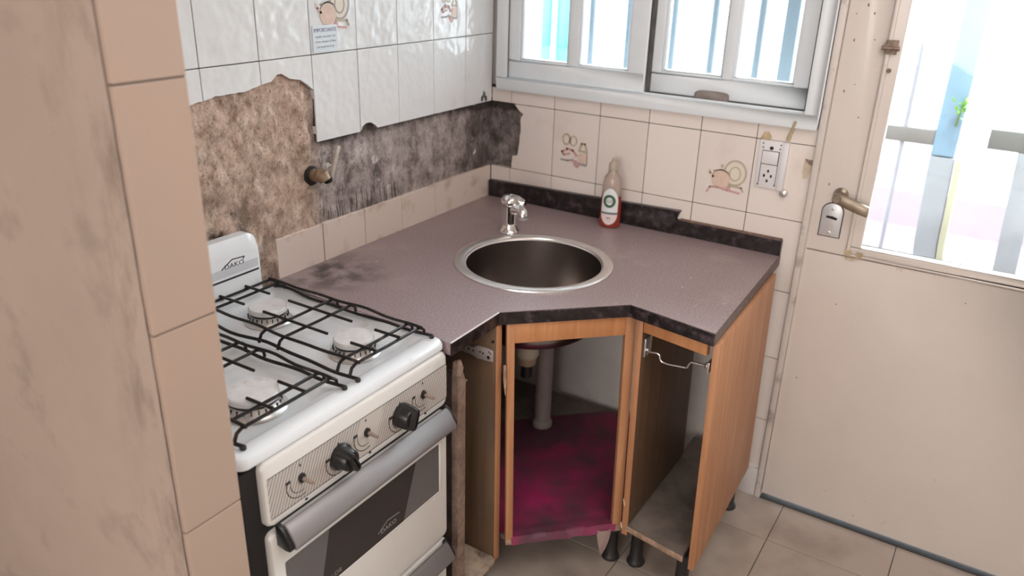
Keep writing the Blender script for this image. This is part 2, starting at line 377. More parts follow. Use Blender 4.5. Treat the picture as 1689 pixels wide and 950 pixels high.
M_TRAP = mat('yellowed_plastic', (0.68, 0.60, 0.50), .45, var=.06, vscale=16)
M_PINK = mat('pink_plastic_film', (0.80, 0.06, 0.26), .38, var=.10, vscale=9, dirt=(0.25, 0.10, 0.15), dscale=3.2, dlo=.42, dhi=.62, bump=.25, bscale=24)  # purple-brown blotches: dust, plus the cabinet's inner shade put into the colour
M_TAN = mat('tan_foam', (0.52, 0.40, 0.26), .85, var=.25, vscale=60)
M_SPONGE = mat('grey_brown_grip', (0.24, 0.20, 0.185), .7, var=.3, vscale=30)

# ================================================================== SETTING
TH = 0.22332; Z2 = 1.17917; TW = 0.168; OA = 0.1555; OB = 0.0785
ROWS = [Z2 + k * TH for k in range(-5, 8)]
def boolean_cut(o, cutters):
    for c in cutters:
        md = o.modifiers.new('cut', 'BOOLEAN'); md.operation = 'DIFFERENCE'; md.solver = 'EXACT'; md.object = c
    dg = bpy.context.evaluated_depsgraph_get(); dg.update()
    me = bpy.data.meshes.new_from_object(o.evaluated_get(dg))
    o.modifiers.clear(); old = o.data; o.data = me; me.name = old.name
    bpy.data.meshes.remove(old)
    for c in cutters: bpy.data.objects.remove(c)
def jag(poly, step=0.012, amp=0.004, seed=0.0):
    out = []
    for (a, b), (c, d) in zip(poly, poly[1:] + poly[:1]):
        n = max(1, int(math.hypot(c - a, d - b) / step))
        for k in range(n):
            t = k / n; x = a + (c - a) * t; y = b + (d - b) * t
            q = noise.noise_vector(Vector((x * 45, y * 45, seed))) * amp
            out.append((x + q.x, y + q.y))
    return out

# floor
m = MB(); m.box((-1.4, -5.2, -0.06), (4.2, 0.2, -0.004)); floor = struct(m.build('floor', M_GROUT, smooth=0))
m = MB(); T = 0.345; y = 0.0; r = 0; ys = [0.15, -0.205] + [-0.205 - T * k for k in range(1, 15)]
for j in range(len(ys) - 1):
    off = 0.0 if j % 2 == 0 else 0.0
    x = 1.185 - T * 7
    while x < 4.1:
        x0 = x + 0.0013; x1 = x + T - 0.0013
        m.box((x0, ys[j + 1] + 0.0013, -0.012), (x1, ys[j] - 0.0013, 0.0)); x += T
ft = m.build('floor_tiles', M_TILE_F, floor, bevel=0.001, seg=1, smooth=0)

# left wall
m = MB(); m.box((-1.4, -5.2, -0.05), (-1.25, -1.70, 2.62)); struct(m.build('added_wall_rear_left', M_PLASTER, smooth=0))  # unseen wall added to keep sky light out on the left
m = MB(); m.box((-0.16, -1.735, -0.05), (-0.014, 0.16, 2.62)); wl = struct(m.build('wall_left', M_PLASTER, smooth=0))
def clad(rects, axis, depth=0.014, g=0.0011):
    mb = MB()
    for a0, a1, z0, z1 in rects:
        j = random.uniform(-0.0006, 0.0006)
        if axis == 'x': mb.box((-depth, a0 + g, z0 + g), (j, a1 - g, z1 - g))
        else: mb.box((a0 + g, j, z0 + g), (a1 - g, depth, z1 - g))
    return mb
ycuts = [0.0] + [-(OA + TW * k) for k in range(0, 10)]
rects = []; rects2 = []
for i in range(len(ycuts) - 1):
    for z0, z1 in zip(ROWS[:-1], ROWS[1:]):
        if z1 > 2.62: continue
        (rects if z0 > Z2 - 0.1 - TH * .6 else rects2).append((ycuts[i + 1], ycuts[i], z0, z1))
rects2 = [q for q in rects2 if q[3] > 0.75 and q[1] > -0.85]
ta = clad(rects, 'x').build('wall_tiles', M_TILE_A, None, bevel=0.0012, seg=1, smooth=0)
patch = [(-1.9, 0.5), (-1.9, 1.29), (-1.30, 1.315), (-1.194, 1.328), (-1.13, 1.338), (-1.05, 1.338), (-1.00, 1.348), (-0.965, 1.352), (-0.945, 1.365), (-0.93, 1.366), (-0.905, 1.352), (-0.87, 1.345), (-0.829, 1.318),
         (-0.8285, Z2 + 0.0005), (-0.662, Z2 + 0.0005), (-0.655, Z2 + 0.013), (-0.637, Z2 + 0.022), (-0.615, Z2 + 0.020), (-0.598, Z2 + 0.010), (-0.585, Z2 + 0.0005), (0.02, Z2 + 0.0005), (0.02, 0.5)]
m = MB(); m.loops([[(-0.05, a, b) for a, b in jag(patch, 0.012, 0.0028)], [(0.05, a, b) for a, b in jag(patch, 0.012, 0.0028)]]); cut = m.build('cut', M_DARK, smooth=0)
boolean_cut(ta, [cut]); adopt(ta, wl)
tb = clad(rects2, 'x').build('lower_wall_tiles', M_TILE_STRIP, wl, bevel=0.0012, seg=1, smooth=0)
# grout bed behind the tiles that stay
m = MB(); m.box((-0.0145, -1.75, 1.37), (-0.004, 0.0, 2.6)); m.box((-0.0145, -0.8265, 1.205), (-0.004, 0.0, 1.372)); m.box((-0.0145, -0.8265, 0.6), (-0.004, 0.0, 0.953))
m.box((-0.0145, -0.58, 1.181), (-0.004, 0.0, 1.206)); m.box((-0.0145, -0.8265, 1.181), (-0.004, -0.664, 1.206)); m.box((-0.0145, -0.83, 1.318), (-0.004, -.8, 1.372))
m.build('grout_bed', M_GROUT, wl, smooth=0)
# bare render where the tiles came off
def bare(axis, a0, a1, z0, z1, st, depth_fn, name, par):
    mb = MB(); na = int((a1 - a0) / st) + 1; nzz = int((z1 - z0) / st) + 1
    g = []
    for i in range(na + 1):
        row = []
        for k in range(nzz + 1):
            a = a0 + (a1 - a0) * i / na; z = z0 + (z1 - z0) * k / nzz
            d = depth_fn(a, z)
            row.append(mb.bm.verts.new((d, a, z) if axis == 'x' else (a, -d, z)))
        g.append(row)
    for i in range(na):
        for k in range(nzz): mb.bm.faces.new((g[i][k], g[i + 1][k], g[i + 1][k + 1], g[i][k + 1]))
    return mb.build(name, M_BARE, par, smooth=180)
def dA(y, z):
    p = Vector((y * 14, z * 14, 0.3)); v = noise.fractal(p, 0.7, 2.1, 6)
    left = min(1, max(0, (-0.81 - y) / 0.05))
    base = -0.0105 + 0.004 * left
    e = noise.noise(Vector((y * 90, z * 25, 4)))
    return min(-0.0005, base + (0.0045 + .003 * left) * v + 0.0016 * e + .004 * left * math.exp(-((y + .868) / .016) ** 2))
bare('x', -1.75, 0.014, 0.70, 1.375, 0.0055, dA, 'bare_render_patch', wl)

# back wall with window and door openings
WX0, WX1, WZ0, WZ1 = 0.025, 1.082, 1.224, 2.12
DX0, DX1, DZ1 = 1.088, 1.93, 2.10
m = MB()
m.box((-0.15, 0.014, -0.05), (DX0, 0.16, WZ0 + .01)); m.box((-0.15, 0.014, WZ0), (WX0 + .01, 0.16, 2.62)); m.box((WX1 - .01, 0.014, WZ0), (DX0 + .012, 0.16, 2.62))
m.box((WX0, 0.014, WZ1 - .01), (WX1, 0.16, 2.62)); m.box((DX0, 0.014, DZ1 - .01), (DX1, 0.16, 2.62)); m.box((DX1 - .012, 0.014, -0.05), (4.2, 0.16, 2.62))
wb = struct(m.build('wall_back', M_PLASTER, smooth=0))
xc = [0.0] + [OB + TW * k for k in range(0, 6)] + [1.0855]
rects = []
for i in range(len(xc) - 1):
    for z0, z1 in zip(ROWS[:-1], ROWS[1:]):
        z1c = min(z1, WZ0 + 0.004)
        if z0 > WZ0 - .01 or z0 < 0.0: continue
        if z0 < 0.7 and xc[i] < 0.90: continue
        rects.append((xc[i], xc[i + 1], z0, z1c))
rects.append((OB + TW * 5, 1.0855, 0.105, ROWS[1] if ROWS[1] > .2 else ROWS[1]))
rects = [q for q in rects if q[3] - q[2] > 0.01]
tb2 = clad(rects, 'y').build('wall_tiles', M_TILE_B, None, bevel=0.0012, seg=1, smooth=0)
pb = [(-0.02, Z2 + .0005), (0.088, Z2 + .002), (0.098, 1.172), (0.112, 1.158), (0.128, 1.150), (0.117, 1.135), (0.119, 1.09), (0.114, 1.04), (0.110, 1.005), (0.088, 1.0), (0.086, 0.957), (-0.02, 0.957)]
m = MB(); m.loops([[(a, -0.05, b) for a, b in jag(pb, .012, .002, 5)], [(a, 0.05, b) for a, b in jag(pb, .012, .002, 5)]]); cut = m.build('cut', M_DARK, smooth=0)
boolean_cut(tb2, [cut]); adopt(tb2, wb)
m = MB(); m.box((0.13, 0.004, .7), (1.085, 0.0145, WZ0 + .003)); m.box((0.0, 0.004, .7), (0.13, 0.0145, .954)); m.box((0.0, 0.004, 1.185), (0.13, 0.0145, WZ0 + .003)); m.box((.9, .004, .1), (1.085, .0145, .71))
m.build('grout_bed', M_GROUT, wb, smooth=0)
def dB(x, z):
    v = noise.fractal(Vector((x * 16, z * 16, 7.3)), 0.7, 2.1, 6); return min(-0.001, -0.010 + 0.005 * v)
bare('y', -0.014, 0.14, 0.94, 1.19, 0.005, dB, 'bare_render_patch', wb)
# baseboard by the door
m = MB(); m.box((0.9, -0.012, 0.0), (1.0865, 0.013, 0.104)); struct(m.build('baseboard_back', mat('pale_baseboard_tile', (.60, .57, .56), .35, var=.06, dirt=(.3, .26, .23), dlo=.55), bevel=.002))

# partition at the near left: plastered face, tiled end
PX, PY0, PY1 = 0.60, -1.742, -1.635
m = MB(); m.box((-1.25, PY0, -0.05), (PX - 0.010, PY1, 2.62)); wp = struct(m.build('wall_partition', M_PART, smooth=0))
m = MB(); zs = [0.81 - .345 * 2, 0.81 - .345, .81, 1.153, 1.497, 1.842, 2.187, 2.532]
m2 = MB()
for z0, z1 in zip(zs[:-1], zs[1:]): m2.box((PX - 0.011, PY0 + .0005, z0 + .0012), (PX, PY1 - .0005, z1 - .0012))
m2.box((PX - 0.011, PY0 + .0005, 0), (PX, PY1 - .0005, zs[0] - .0012))
m2.build('end_tiles', M_TILE_P, wp, bevel=.0015, smooth=0)
m = MB(); m.box((PX - .012, PY0 + .002, 0), (PX - .002, PY1 - .002, 2.6)); m.build('grout_bed', M_GROUT, wp, smooth=0)
# grubby joint where plaster meets the tiles
m = MB()
pts = []
for k in range(60):
    z = 0.3 + k * 0.028; pts.append((PX - .0105 + .0012 * noise.noise(Vector((z * 30, 0, 0))), PY0 - .0004, z))
m.tube(pts, [0.0008 + .0010 * abs(noise.noise(Vector((p[2] * 22, 3, 0)))) for p in pts], 6); m.build('grimy_joint', M_GROUT, wp)
# ceiling and the right-hand wall (the room goes on behind the camera)
m = MB(); m.box((-1.4, -5.2, 2.6), (4.2, 0.2, 2.7)); struct(m.build('ceiling', M_CEIL, smooth=0))
m = MB(); m.box((3.6, -5.2, -.05), (3.75, 0.16, 2.62)); struct(m.build('wall_right', M_PLASTER, smooth=0))

m = MB(); m.box((-1.4, -5.35, -.05), (4.2, -5.2, 2.62)); struct(m.build('added_rear_wall', M_PLASTER, smooth=0))  # unseen rear wall, added to cut the fill from the open sky
# ------------------------------------------------------------------ window
wr = thing('window_1', 'white sliding window with two divided sashes above the worktop', 'window', (0.55, 0.0, WZ0)); wr['kind'] = 'structure'
def frame_boxes(mb, x0, x1, z0, z1, l, r, b, t, y0, y1):
    mb.box((x0, y0, z0), (x1, y1, z0 + b)); mb.box((x0, y0, z1 - t), (x1, y1, z1)); mb.box((x0, y0, z0 + b), (x0 + l, y1, z1 - t)); mb.box((x1 - r, y0, z0 + b), (x1, y1, z1 - t)); return mb
m = frame_boxes(MB(), WX0, WX1, WZ0, WZ1, 0.034, 0.040, 0.040, 0.05, -0.016, 0.10); m.build('window_frame', M_FRAME, wr, bevel=.003)
m = MB(); m.box((WX0 + .03, 0.012, WZ0 + .036), (WX1 - .03, 0.016, WZ0 + .044)); m.box((WX0 + .03, .06, WZ0 + .036), (WX1 - .03, .064, WZ0 + .044)); m.build('track', M_FRAME, wr)
def sash(x0, x1, z0, z1, gx0, gm0, gm1, gx1, gz, y0, y1):
    m = MB()
    frame_boxes(m, x0, x1, z0, z1, gx0 - x0, x1 - gx1, gz - z0, .06, y0, y1)
    m.box((gm0, y0 + .004, gz), (gm1, y1, z1 - .06))
    s = m.build('sash', M_FRAME, wr, bevel=.004)
    # glazing bead
    m = MB()
    for a, b in ((gx0, gm0), (gm1, gx1)): frame_boxes(m, a, b, gz, z1 - .06, .007, .007, .010, .007, y0 + .009, y1 - .003)
    m.build('glazing_bead', M_FRAME, s, bevel=.002)
    for a, b in ((gx0, gm0), (gm1, gx1)):
        m = MB(); m.box((a + .002, (y0 + y1) / 2 + .004, gz + .002), (b - .002, (y0 + y1) / 2 + .008, z1 - .062)); m.build('glass_pane', M_GLASS, s, smooth=0)
    return s
sash(0.057, 0.551, 1.265, 2.08, 0.1005, 0.281, 0.316, 0.494, 1.320, 0.006, 0.040)
s2 = sash(0.540, 1.040, 1.2615, 2.08, 0.586, 0.777, 0.807, 0.986, 1.325, 0.046, 0.084)
M_GAP = mat('dark_gap_shade', (.10, .095, .095), .7, var=.3, vscale=20)  # shade in the track and sash gaps, put into a dark colour
m = MB(); m.box((0.5505, .018, 1.262), (.5575, .046, 2.08)); m.build('interlock_shade_strip', M_GAP, wr)
m = MB(); m.box((0.558, 0.0405, 1.2545), (1.041, 0.0475, 1.268)); m.box((1.0275, .0425, 1.262), (1.0305, .0470, 2.08)); m.box((1.0385, .030, 1.262), (1.0425, .046, 2.08)); m.build('track_shadow', M_GAP, wr)  # dark strips standing in for the shadow in the track
m = MB(); m.box((WX0 + .032, .0015, WZ0 + .030), (WX0 + .0355, .006, 2.08)); m.build('sash_gap_shade', M_GAP, wr)
# grip on the lower rail of the right sash
m = MB(); m.loops([[(0.757 + .052 * c * (1 - .15 * q), 0.046 - d, 1.2715 + .0180 * sn * (1 - .1 * q)) for c, sn in [(math.copysign(abs(math.cos(a)) ** .5, math.cos(a)), math.copysign(abs(math.sin(a)) ** .5, math.sin(a))) for a in [2 * math.pi * k / 24 for k in range(24)]]] for d, q in ((0, 0), (.012, 0), (.018, .5), (.021, 1.5))])
m.build('sash_grip', M_SPONGE, wr)

# ------------------------------------------------------------------ door
m = MB(); m.box((DX0, -0.014, 0.0), (DX0 + .017, 0.12, DZ1)); m.box((DX1 - .017, -0.014, 0.0), (DX1, 0.12, DZ1)); m.box((DX0, -0.014, DZ1 - .017), (DX1, 0.12, DZ1)); struct(m.build('trim_1', M_TRIM, bevel=.002))
m = MB(); pts = [(DX0 - .0015, -.004 + .0008 * math.sin(k), .02 + k * .03) for k in range(68)]
m.tube(pts, [.0012 + .0018 * abs(noise.noise(Vector((k * .37, 1, 0)))) for k in range(68)], 6); struct(m.build('trim_2', M_GROUT))
dr = thing('door_1', 'worn cream glazed door with a long lever handle', 'door', (1.5, 0.0, 0.0)); dr['kind'] = 'structure'
LX0, LX1 = 1.107, 1.91; GX0, GX1, GZ0, GZ1 = 1.250, 1.77, 0.915, 1.98
m = MB(); y0, y1 = -0.004, 0.036
m.box((LX0, y0, 0.018), (LX1, y1, 0.885)); m.box((LX0, y0, 0.885), (1.2135, y1, 2.08)); m.box((1.80, y0, 0.885), (LX1, y1, 2.08)); m.box((1.2135, y0, 2.02), (1.80, y1, 2.08))
leaf = m.build('door_leaf', M_DOOR, dr, bevel=.003)
m = MB(); frame_boxes(m, 1.2125, 1.801, 0.884, 2.021, .040, .031, .031, .041, -.002, .030)
# moulded bead standing a little proud
frame_boxes(m, 1.2165, 1.797, 0.888, 2.017, .010, .010, .008, .010, -.009, .0)
m.build('glazing_frame', M_DOOR, dr, bevel=.0025)
m = MB(); m.box((1.248, .012, .912), (1.775, .017, 1.985)); m.build('glass_pane', M_GLASS, dr, smooth=0)
# bits of exposed wood where the bead is chipped
m = MB(); m.box((1.216, -.0100, .889), (1.232, -.0075, .905)); m.box((1.245, -.0100, .886), (1.263, -.0075, .903)); m.box((1.218, -.0095, .8795), (1.244, -.0030, .8845)); m.build('bare_wood_chip', M_TAN, dr)
# scratches / chips on the leaf
m = MB()
for k in range(16):
    x = random.uniform(1.13, 1.85); z = random.uniform(.03, .86) if k % 3 else random.uniform(.03, .35); r = random.uniform(.0007, .0020)
    m.lathe([(r, 0), (r * .8, .0006)], Matrix.Translation((x, y0, z)) @ Matrix.Rotation(math.radians(90), 4, 'X') @ Matrix.Scale(random.uniform(.6, 1.6), 4, (1, 0, 0)), 8)
for k in range(14):
    x = random.uniform(1.115, 1.20); z = random.uniform(.9, 1.6); r = random.uniform(.001, .0025)
    m.lathe([(r, 0), (r * .8, .0006)], Matrix.Translation((x, y0, z)) @ Matrix.Rotation(math.radians(90), 4, 'X') @ Matrix.Scale(random.uniform(.4, 2), 4, (0, 1, 0)), 8)
m.build('paint_chips', M_RUST, dr)
# lever handle
m = MB(); m.box((DX0 - .002, -.010, 0), (DX1, .12, .0035)); struct(m.build('door_gap_strip', M_DARK))  # black strip painting the dark gap under the door
hd = MB(); RX = Matrix.Rotation(math.radians(90), 4, 'X')
hd.lathe([(.020, 0), (.020, .006), (.015, .010), (.012, .012), (.0115, .048), (.013, .056), (.010, .060)], Matrix.Translation((1.175, y0, 1.058)) @ RX, 24)
h = hd.build('door_handle', mat('tarnished_brass', (.30, .255, .20), .38, .8, var=.25, vscale=30), dr)
m = MB(); m.loops([[(x, -.052 - t + .0, z) for t, z in ((-s * .55, zc - s), (s * .55, zc - s), (s * .75, zc), (s * .55, zc + s), (-s * .55, zc + s), (-s * .75, zc))] for x, zc, s in ((1.163, 1.060, .0125), (1.20, 1.051, .0155), (1.235, 1.041, .0155), (1.260, 1.034, .014))]); m.build('lever', mat('dull_bronze_lever', (.34, .28, .21), .4, .7, var=.2, vscale=30), h, bevel=.002)
# lock plate
def stadium(w, hh, n=10, flat=True):
    P = [(-w, -hh), (w, -hh)]
    for k in range(n + 1):
        a = math.pi * k / n; P.append((w * math.cos(a), hh - w + w * math.sin(a)))
    return P
ML = Matrix.Translation((1.1625, y0, .982)) @ RX @ Matrix.Diagonal((1.42, 1.24, 1, 1))
m = MB(); m.prism(stadium(.0195, .039), 0, .003, ML); pl = m.build('lock_plate', mat('pale_lock_plate', (.68, .69, .70), .35, .4, var=.04), dr, bevel=.001)
m = MB(); m.prism(stadium(.0215, .041), -.0005, .0008, ML); m.build('plate_outline', M_GROUT, dr)
m = MB(); m.prism([(-.011, .004), (.010, .001), (.011, .006), (.002, .009), (-.010, .009)], .003, .0036, ML); m.build('keyhole', M_DARK, pl)
for zz in (.026, -.030):
    m = MB(); m.lathe([(.0036, .003), (.0036, .0042), (.002, .0046)], ML @ Matrix.Translation((0, zz, 0)), 12); m.build('screw', M_ALU, pl)
# rusty bolt keep on the stile
m = MB(); m.box((1.214, -.016, 1.447), (1.243, -.008, 1.476)); m.tube([(1.205, -.014, 1.456), (1.249, -.014, 1.456)], .0055, 10); m.box((1.213, -.0135, 1.441), (1.242, -.008, 1.448)); m.build('bolt', M_RUST, dr, bevel=.001)
m = MB(); m.lathe([(.006, 0), (.005, .003)], Matrix.Translation((1.232, -.008, 1.40)) @ RX, 10); m.build('screw_hole', M_RUST, dr)
# ------------------------------------------------------------------ outside: patio
m = MB(); m.box((-3.5, 0.16, -.10), (5.5, 4.2, -.02)); struct(m.build('patio_floor', mat('pink_patio_paving', (.22, .15, .16), .7, var=.08, vscale=3), smooth=0))
m = MB(); m.box((-3.5, 3.6, -.02), (5.5, 3.75, 2.2)); pw = struct(m.build('patio_wall', mat('white_patio_wall', (.86, .88, .88), .7, var=.03), smooth=0))
m = MB(); m.box((-3.5, 3.57, -.02), (5.5, 3.6, .22)); m.build('foot_band', mat('lilac_band', (.20, .16, .22), .7, var=.05), pw, smooth=0)  # lilac band along the foot of the patio wall
m = MB()
for z in (.62, 1.02, 1.42, 1.82): m.box((-3.5, 3.595, z), (5.5, 3.601, z + .012))
for k in range(20): m.box((-3.4 + k * .45, 3.595, .22), (-3.39 + k * .45, 3.601, 2.2))
m.build('wall_joints', mat('blue_grey_joint', (.18, .22, .24), .8, var=.05), pw, smooth=0)
M_BAR = mat('pale_blue_bar_paint', (.15, .19, .22), .45, var=.05)
g = thing('window_grille', 'pale blue vertical security bars outside the sliding window', 'grille', (.5, .26, 1.2))
for x in (.233, .372, .530, .665, .812):
    m = MB(); m.tube([(x, .26, 1.14), (x, .26, 2.2)], .011, 10); m.build('bar', M_BAR, g)
m = MB(); m.box((.885, .245, 1.14), (.925, .275, 2.2)); m.build('thick_bar', M_BAR, g, bevel=.003)
for z in (1.16, 2.15):
    m = MB(); m.box((-.05, .25, z), (1.10, .27, z + .03)); m.build('rail', M_BAR, g, bevel=.002)
for x in (-.04, 1.085):
    m = MB(); m.box((x - .012, .155, 1.165), (x + .012, .27, 1.185)); m.build('bracket', M_BAR, g)
# cyan shutter door across the patio
cy = thing('cyan_door', 'bright cyan panelled door across the patio behind the left window', 'door', (-1.73, 3.5, 0))
M_CY = mat('cyan_gloss_paint', (.05, .32, .36), .4, var=.04)
m = MB(); m.box((-1.87, 3.50, -.02), (-1.59, 3.56, 2.1)); m.build('leaf', M_CY, cy, bevel=.004)
m = MB(); m.box((-1.855, 3.485, .95), (-1.775, 3.502, 2.0)); m.box((-1.695, 3.485, .95), (-1.605, 3.502, 2.0)); m.box((-1.855, 3.485, .1), (-1.775, 3.502, .8)); m.box((-1.695, 3.485, .1), (-1.605, 3.502, .8)); m.build('raised_panel', M_CY, cy, bevel=.006)
m = MB(); m.box((-1.755, 3.475, .02), (-1.715, 3.500, 2.1)); m.build('lilac_stile', mat('lilac_paint', (.28, .26, .33), .5, var=.04), cy, bevel=.003)
# gate seen through the door glass
gt = thing('patio_gate', 'pale metal gate with thick posts seen through the door glass', 'gate', (1.5, 1.2, 0))
M_GP = mat('weathered_grey_post', (.15, .155, .165), .55, var=.1, vscale=5, dirt=(.11, .105, .095), dlo=.55)
M_GB = mat('blue_gate_paint', (.12, .19, .25), .5, var=.08)
m = MB(); m.box((1.282, 1.20, .96), (1.365, 1.26, 2.2)); m.build('upper_post', M_GB, gt, bevel=.004)
m = MB(); m.loops([[(xc - w, 1.20, z), (xc + w, 1.20, z), (xc + w, 1.25, z), (xc - w, 1.25, z)] for xc, w, z in ((1.40, .045, -.02), (1.338, .043, .60), (1.325, .044, .955))]); m.build('lower_post', M_GP, gt, bevel=.004)
m = MB(); m.loops([[(xc - w, 1.195, z), (xc + w, 1.195, z), (xc + w, 1.25, z), (xc - w, 1.25, z)] for xc, w, z in ((1.459, .012, -.02), (1.396, .012, .60), (1.385, .012, .95))]); m.build('edge_strip', mat('cream_edge', (.22, .21, .14), .5, var=.05), gt, bevel=.003)
m = MB(); m.loops([[(xc - w, 1.20, z), (xc + w, 1.20, z), (xc + w, 1.25, z), (xc - w, 1.25, z)] for xc, w, z in ((1.62, .045, -.02), (1.635, .04, .5), (1.61, .04, 1.01))]); m.build('lower_post', M_GP, gt, bevel=.004)
m = MB(); m.box((1.07, 1.20, .995), (1.282, 1.24, 1.055)); m.build('rail', mat('brown_grey_rail', (.10, .088, .08), .6, var=.1), gt, bevel=.003)
m = MB(); m.box((1.465, 1.20, 1.01), (1.70, 1.24, 1.085)); m.build('rail', mat('olive_grey_rail', (.07, .067, .058), .6, var=.1), gt, bevel=.003)
m = MB(); m.tube([(1.176, 1.215, .3), (1.169, 1.215, 1.07), (1.1615, 1.215, 2.2)], .010, 10); m.build('bar', mat('grey_lilac_bar', (.17, .165, .185), .5, var=.05), gt)
# a sprig of leaves trained on the post
pt = thing('vine_sprig', 'bright green leafy sprig on the blue gate post', 'plant', (1.355, 1.19, 1.08))
m = MB(); m.tube([(1.345, 1.197, 1.08), (1.350, 1.190, 1.13), (1.362, 1.182, 1.19)], .004, 8); m.build('stem', mat('green_stem', (.06, .10, .02), .7, var=.2), pt)
m = MB()
for k in range(30):
    c = Vector((1.360, 1.178, 1.150)) + Vector((random.gauss(0, .018), random.uniform(-.025, 0), random.gauss(0, .02)))
    R_ = Matrix.Translation(c) @ Matrix.Rotation(random.uniform(3.4, 6.0), 4, 'Z') @ Matrix.Rotation(random.uniform(-1, .5), 4, 'Y') @ Matrix.Scale(.45, 4)
    m.loops([[R_ @ Vector((x, w, .004 * math.sin(x * 30) + t)) for x, w in ((0, 0), (.02, .012), (.045, .014), (.075, 0), (.045, -.014), (.02, -.012))] for t in (0, .0012)])
m.build('leaves', mat('lime_leaf', (.14, .30, .03), .5, var=.25), pt)

# ================================================================== WORKTOP
CT = 0.8472; CB = 0.815
CP = [(0.002, -0.002), (1.0385, -0.002), (1.0607, -0.634), (0.827, -0.598), (0.583, -0.833), (0.585, -1.0325), (0.002, -1.016)]
SK = (0.476, -0.488); SR = 0.226
ct = thing('worktop', 'purple-brown speckled corner worktop with a round sink cut-out', 'worktop', (0.5, -0.5, CB))
m = MB(); bm = m.bm
outer = [bm.verts.new((x, y, CT)) for x, y in CP]
inner = [bm.verts.new((SK[0] + (SR - .016) * math.cos(2 * math.pi * k / 64), SK[1] + (SR - .016) * math.sin(2 * math.pi * k / 64), CT)) for k in range(64)]
es = [bm.edges.new((l[i], l[(i + 1) % len(l)])) for l in (outer, inner) for i in range(len(l))]
bmesh.ops.triangle_fill(bm, use_beauty=True, use_dissolve=False, edges=es)
r = bmesh.ops.extrude_face_region(bm, geom=list(bm.faces))
for v in [x for x in r['geom'] if isinstance(x, bmesh.types.BMVert)]: v.co.z = CB
m.build('slab', M_LAM, ct, smooth=30)
# dark post-formed front edge
def strip(mb, a, b, z0, z1, t):
    a = Vector((*a, 0)); b = Vector((*b, 0)); d = (b - a).normalized(); n = Vector((d.y, -d.x, 0))
    P = [a, b, b + n * t, a + n * t]
    return mb.loops([[(p.x, p.y, z0) for p in P], [(p.x, p.y, z1) for p in P]])
m = MB()
for a, b in ((CP[3], CP[2]), (CP[4], CP[3]), (CP[5], CP[4])): strip(m, a, b, CB - .002, CT - .0015, .003)
m.build('front_edge', M_EDGE, ct, bevel=.001, seg=1)
m = MB(); strip(m, CP[2], CP[1], CB - .001, CT - .0012, .002); m.build('side_edge', mat('grey_brown_edge', (.13, .095, .085), .5, var=.3, vscale=40), ct)
m = MB(); strip(m, CP[5], CP[4], CT - .0015, CT + .0006, .0035); m.build('metal_lip', mat('pale_edge_trim', (.86, .83, .83), .25, .0, var=.03), ct)
# upstands against the window wall
m = MB(); m.loops([[(x, -.001, z) for x, z in ((.004, CT), (.722, CT), (.704, CT + .03), (.716, CT + .066), (.722, CT + .078), (.60, CT + .074), (.30, CT + .066), (.004, CT + .058))], [(x, -.020, z) for x, z in ((.004, CT), (.700, CT), (.703, CT + .03), (.712, CT + .066), (.719, CT + .078), (.60, CT + .074), (.30, CT + .066), (.004, CT + .058))]])
m.build('upstand', M_EDGE, ct, bevel=.0015, seg=1)
m = MB(); m.box((.698, -.0165, CT), (1.040, -.001, CT + .048)); m.build('upstand', M_EDGE, ct, bevel=.0015, seg=1)
m = MB(); m.box((.7225, -.0160, CT + .048), (1.038, -.001, CT + .051)); m.build('chipped_top', mat('brown_fibre_edge', (.20, .12, .09), .8, var=.4, vscale=50), ct)
# ------------------------------------------------------------------ sink
sk = thing('round_sink', 'round stainless steel sink set into the corner worktop', 'sink', (SK[0], SK[1], CT))
MS = Matrix.Translation((SK[0], SK[1], CT))
m = MB(); m.lathe([(SR, .0005), (SR - .001, .004), (SR - .006, .006), (SR - .025, .0055), (SR - .030, .003), (SR - .032, -.004), (SR - .034, -.004), (SR - .030, .0005)], MS, 96, cap=False); m.build('rim', M_RIM, sk)
m = MB(); m.lathe([(SR - .0305, .001), (SR - .032, -.02), (SR - .036, -.15), (SR - .045, -.178), (SR - .065, -.192), (.05, -.200), (.0445, -.203), (.0445, -.206), (SR - .062, -.196), (SR - .040, -.180), (SR - .032, -.15), (SR - .029, -.02), (SR - .028, -.0005)], MS, 96, cap=False); m.build('basin', M_STEEL, sk)
m = MB(); m.lathe([(.046, -.203), (.044, -.199), (.036, -.201), (.034, -.206), (.012, -.207), (.010, -.212), (.044, -.216)], MS, 32); m.build('drain', M_CHROME, sk)
# ------------------------------------------------------------------ tap
tx, ty = 0.283, -0.315
tp = thing('mixer_tap', 'short chrome single-lever mixer tap behind the sink', 'tap', (tx, ty, CT))
MT = Matrix.Translation((tx, ty, CT))
m = MB(); m.lathe([(.030, 0), (.031, .004), (.029, .009), (.0255, .013), (.0245, .04), (.0250, .080), (.0260, .088), (.022, .090)], MT, 36); m.build('body', M_CHROME, tp)
d = Vector((.93, -.25, 0)).normalized()
b0 = Vector((tx, ty, CT + .076))
m = MB(); m.tube([b0, b0 + d * .025 + V(0, 0, .006), b0 + d * .045 + V(0, 0, .008), b0 + d * .056 + V(0, 0, .002), b0 + d * .060 + V(0, 0, -.010)], [.018, .0175, .0165, .0155, .0145], 18); m.build('spout', M_CHROME, tp)
m = MB(); m.tube([b0 + d * .060 + V(0, 0, -.009), b0 + d * .060 + V(0, 0, -.018)], .0145, 16); m.build('aerator', M_ALU, tp)
m = MB(); m.lathe([(.0255, .090), (.028, .095), (.0275, .108), (.021, .118), (.009, .122)], MT, 36); m.build('cartridge_cap', M_CHROME, tp)
